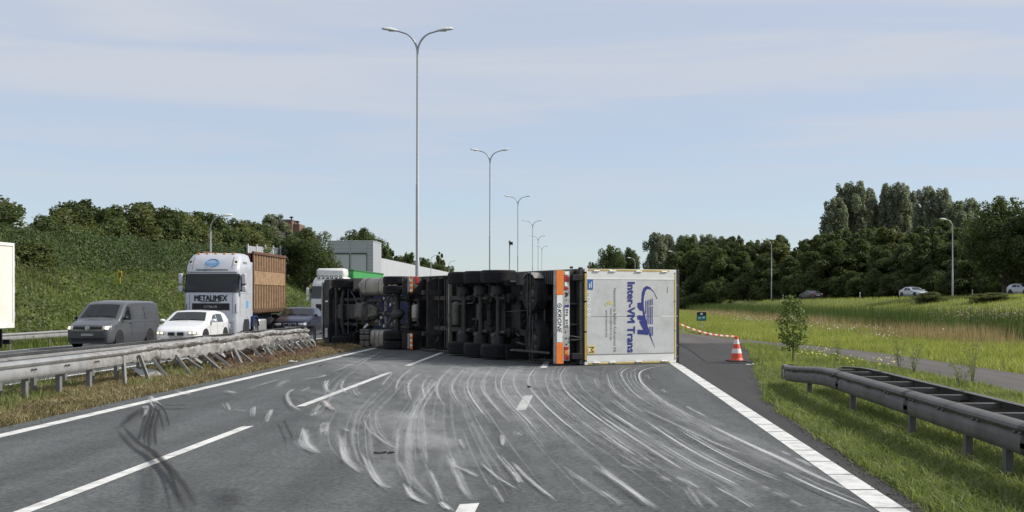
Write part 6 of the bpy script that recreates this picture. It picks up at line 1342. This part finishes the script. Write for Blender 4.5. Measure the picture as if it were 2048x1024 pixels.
# drive axle with dual tyres
MB().tube([(-.9, 0, .5), (.9, 0, .5)], .1, 12).build('drive_axle', 'chassis', tu, smooth=40); MB().lathe([(.05, -.3), (.12, -.26), (.18, -.1), (.22, .05), (.17, .2), (.09, .3), (.05, .38)], (.06, -.02, .52), (.2, 1, 0), 18, True).build('differential', 'chassis_grey', tu, smooth=40)
for s in (-1, 1):
    wheel(tu, (s * .80, 0, .51), (1, 0, 0), .51, .295, 'rim_dark', s, 32); wheel(tu, (s * 1.125, 0, .51), (1, 0, 0), .51, .295, 'rim_dark', s, 32)
    wheel(tu, (s * 1.06, 3.7, .51), (1, 0, 0), .51, .32, 'rim', s, 32)
    MB().lathe([(.12, 0), (.16, .04), (.14, .14), (.16, .22), (.12, .28)], (s * .52, -.5, .55), (0, 0, 1), 14, True).build('air_spring', 'rubber', tu, smooth=50); MB().lathe([(.05, 0), (.1, .02), (.1, .24), (.04, .27)], (s * .45, .25, .55), (0, .9, .3), 14, True).build('brake_chamber', 'cast_metal', tu, smooth=40)
    MB().tube([(s * .52, .9, .78), (s * .52, 0, .60), (s * .52, -.55, .58)], [.05, .06, .05], 8).build('trailing_arm', 'chassis_grey', tu, smooth=50)
    bx('leaf_spring', 'chassis_grey', tu, *sorted((s * .42, s * .51)), 2.95, 4.6, .60, .68, .01); MB().tube([(s * .3, 4.3, .62), (s * .75, 3.75, .58)], .03, 8).build('steering_link', 'chassis_grey', tu)
    # fender over the front wheel: rim of the wheel arch
    MB().loft([[(s * (1.25 - w2), 3.7 + (.60 + w) * math.cos(a), .56 + (.60 + w) * math.sin(a)) for w, w2 in ((0, 0), (.06, 0), (.06, .5), (0, .5))] for a in np.linspace(-.1, math.pi + .1, 15)]).build('front_fender', 'black_plastic', tu, smooth=40)
    MB().loft([[(s * (1.26 - w2), 0 + (.58 + w) * math.cos(a), .53 + (.58 + w) * math.sin(a)) for w, w2 in ((0, 0), (.02, 0), (.02, .62), (0, .62))] for a in np.linspace(.5, math.pi - .5, 11)]).build('rear_fender', 'black_plastic', tu, smooth=40)
    # rear marker plates
    bx('mud_flap', 'chassis_grey', tu, *sorted((s * .62, s * 1.26)), -.82, -.79, .28, 1.0, .01); bx('flap_strip', 'chassis_grey', tu, *sorted((s * .66, s * 1.22)), -.80, -.78, .22, .29, 0); m_ = bx('marker_board', 'orange_reflector', tu, *sorted((s * .70, s * 1.26)), -1.14, -.98, .40, .42, .004)
    for k in range(3): bx('white_stripe', 'ink_white', m_, *sorted((s * (.74 + .17 * k), s * (.82 + .17 * k))), -1.13, -.99, .396, .40, 0)
    if s < 0: bx('tail_lamp', 'red_lens', tu, -1.26, -1.0, -1.09, -1.03, .58, .68, .02)
    bx('lamp_carrier', 'chassis', tu, *sorted((s * .7, s * .95)), -1.09, -1.03, .5, .7, .02)
    bx('lamp_carrier', 'plate_grey', tu, *sorted((s * .72, s * 1.24)), -.94, -.80, .40, .44, .005)
MB().tube([(-.85, 3.7, .48), (-.5, 3.7, .40), (.5, 3.7, .40), (.85, 3.7, .48)], .07, 10).build('front_axle', 'chassis', tu, smooth=40)
MB().tube([(-.85, 3.45, .5), (.85, 3.45, .5)], .03, 8).build('tie_rod', 'chassis_grey', tu)
gb = MB().loft([[(w * x, y, .70 + h * z) for x, z in ((-1, -.6), (-.6, -1), (.6, -1), (1, -.6), (1, .6), (.6, 1), (-.6, 1), (-1, .6))] for y, w, h in ((1.55, .12, .12), (1.7, .22, .2), (1.85, .27, .24), (2.25, .29, .27), (2.3, .36, .32), (2.42, .37, .33), (2.45, .30, .28), (2.75, .31, .29), (2.8, .35, .33), (2.9, .25, .26))]).build('gearbox', 'cast_metal', tu, smooth=30)
for k in range(6): bx('gearbox_rib', 'cast_metal', gb, -.30, .30, 1.95 + k * .07, 1.965 + k * .07, .415, .46, 0)
bx('engine_sump', 'chassis', tu, -.3, .3, 2.95, 4.3, .48, 1.0, .08); bx('radiator', 'chassis', tu, -.5, .5, 4.55, 4.7, .5, 1.4, .02)
MB().tube([(.03, 1.6, .68), (.05, .9, .62), (.06, .25, .54)], [.06, .055, .06], 10).build('prop_shaft', 'chassis', tu, smooth=50); MB().lathe([(.1, -.06), (.1, .06)], (.05, 1.0, .63), (0, 1, 0), 10, True).build('shaft_joint', 'cast_metal', tu)
for x in (-.12, .02, .1): MB().tube([(-.55, 1.25 + x * .5, .78), (.55, 1.25 + x * .5, .78)], .014, 6).build('brake_pipe', 'rim', tu)
for x, y in ((-.5, 1.2), (.5, 1.2), (-.28, .75), (.32, .45), (-.33, .4), (.2, 1.4)): bx('valve_block', 'alu_bright', tu, x - .06, x + .06, y - .05, y + .05, .66, .75, .015)
# fuel tank (upper flank) with straps, silencer stack and battery box (lower flank)
def tank(name, x0, x1, y0, y1, z0, z1, m_, r_=.16):
    pr = []
    for cx, cz, a0 in ((x1 - r_, z1 - r_, 0), (x0 + r_, z1 - r_, 90), (x0 + r_, z0 + r_, 180), (x1 - r_, z0 + r_, 270)):
        for t in (0, 22.5, 45, 67.5, 90): a = R_(a0 + t); pr.append((cx + r_ * math.cos(a), cz + r_ * math.sin(a)))
    return MB().loft([[(cx_ + (x - cx_) * k, y, cz_ + (z - cz_) * k) for x, z in pr] for cx_, cz_ in [((x0 + x1) / 2, (z0 + z1) / 2)] for y, k in ((y0, .93), (y0 + .04, 1), (y1 - .04, 1), (y1, .93))]).build(name, m_, tu, smooth=40)
tank('fuel_tank', -1.24, -.60, .62, 2.25, .30, .96, 'alu_tank', .2)
for y in (.95, 1.85): 
    o = tank('tank_strap', -1.25, -.59, y - .04, y + .04, .29, .97, 'black_plastic', .21)
MB().tube([(-1.0, 2.35, .36), (-1.0, 2.35, .95), (-.8, 2.4, 1.0)], .1, 12).build('exhaust_pipe', 'alu_tank', tu, smooth=50)
MB().lathe([(.10, 0), (.12, .02), (.12, .30), (.10, .33)], (-.62, 2.40, .62), (-1, 0, 0), 16, True).build('filter', 'alu_tank', tu, smooth=40); MB().tube([(-.9, 2.55, .5), (-.5, 2.6, .62), (-.35, 2.7, .8)], .07, 10).build('air_duct', 'cast_metal', tu, smooth=60)
for k in range(3): tank('tank_section', .62, 1.24, .68 + k * .30, .94 + k * .30, .30, .96, 'alu_tank', .15)
bx('tank_core', 'chassis', tu, .66, 1.2, .62, 1.62, .36, .92, .05)
for k in range(2):
    for j in range(3): bx('battery_cell', 'cast_metal', tu, .62 + j * .21, .81 + j * .21, 1.68 + k * .34, 1.98 + k * .34, .32, .9, .03)
bx('battery_latch', 'ink_black', tu, .95, 1.02, 1.8, 1.86, .30, .32, .0)
MB().tube([(.5, 2.2, .55), (.62, 2.15, .42), (.56, 2.05, .40), (.45, 2.0, .5)], .055, 10).build('pipe_elbow', 'alu_bright', tu, smooth=60)
MB().lathe([(.04, 0), (.11, .03), (.13, .06), (.13, .40), (.14, .41), (.14, .47), (.13, .48), (.11, .58), (.04, .6)], (-.30, -1.0, .62), (1, 0, 0), 18, True).build('air_tank', 'alu_tank', tu, smooth=40)
# cab and bumper
cab3 = Cab([(.36, 1.16, 5.02, 2.6, .2), (.55, 1.22, 5.1, 2.6, .22), (1.0, 1.24, 5.1, 2.55, .22), (2.0, 1.25, 5.05, 2.5, .22), (2.9, 1.24, 4.9, 2.5, .25), (3.5, 1.2, 4.6, 2.5, .3), (3.75, 1.05, 4.2, 2.5, .35)])
MB().loft([cab3.ring(z) for z in (1.05, 1.5, 2.0, 2.9, 3.5, 3.75)]).build('cab', 'car_navy', tu, smooth=38); cab3.band(2.0, 2.85, 2, 12, .014, 6).build('windscreen', 'glass', tu, smooth=60)
MB().loft([[p for p in plan_ring(1.22, 5.1, 4.66, .2, z)] for z in (.36, .42, .75, 1.05)]).build('bumper', 'chassis', tu, smooth=38)
MB().tube([(x, 5.11 + .05 * (1 - (x / 1.2) ** 2), .34) for x in np.linspace(-1.15, 1.15, 9)], .03, 8).build('bumper_lip', 'plate_grey', tu, smooth=60)
bx('bumper_beam', 'chassis_grey', tu, -1.0, 1.0, 4.5, 4.6, .55, .72, .01); bx('tow_plate', 'chassis_grey', tu, -.9, .9, 4.28, 4.36, .46, .60, .01)
bx('torn_panel', 'ink_white', tu, .62, .98, 4.75, 4.93, .33, .35, .0); bx('clip', 'ink_white', tu, -.42, -.36, 4.74, 4.92, .35, .37, 0)
for x in (-.75, -.3, .25, .7): MB().tube([(x, 4.4, .62), (x + .05, 4.75, .56)], .02, 6).build('bracket', 'chassis_grey', tu)
rg_ = random.Random(5)
for k in range(40):
    x = rg_.uniform(-.95, .95); y = rg_.uniform(2.8, 4.9); l = rg_.uniform(.1, .5)
    MB().tube([(x, y, .62), (x + rg_.uniform(-l, l) * .5, y + rg_.uniform(-l, l) * .5, .56), (x + rg_.uniform(-l, l), y + rg_.uniform(-l, l), .66)], rg_.uniform(.01, .03), 6).build('hose', rg_.choice(['chassis_grey', 'rubber', 'cast_metal', 'blue_frame']), tu, smooth=60)
for k in range(22):
    x = rg_.uniform(-.5, .5); y = rg_.uniform(-.8, 2.2); l = rg_.uniform(.1, .5)
    MB().tube([(x, y, .74), (x + rg_.uniform(-l, l) * .5, y + rg_.uniform(-l, l) * .5, .70), (x + rg_.uniform(-l, l), y + rg_.uniform(-l, l), .76)], rg_.uniform(.01, .025), 6).build('hose', rg_.choice(['chassis_grey', 'rubber', 'cast_metal', 'rim']), tu, smooth=60)
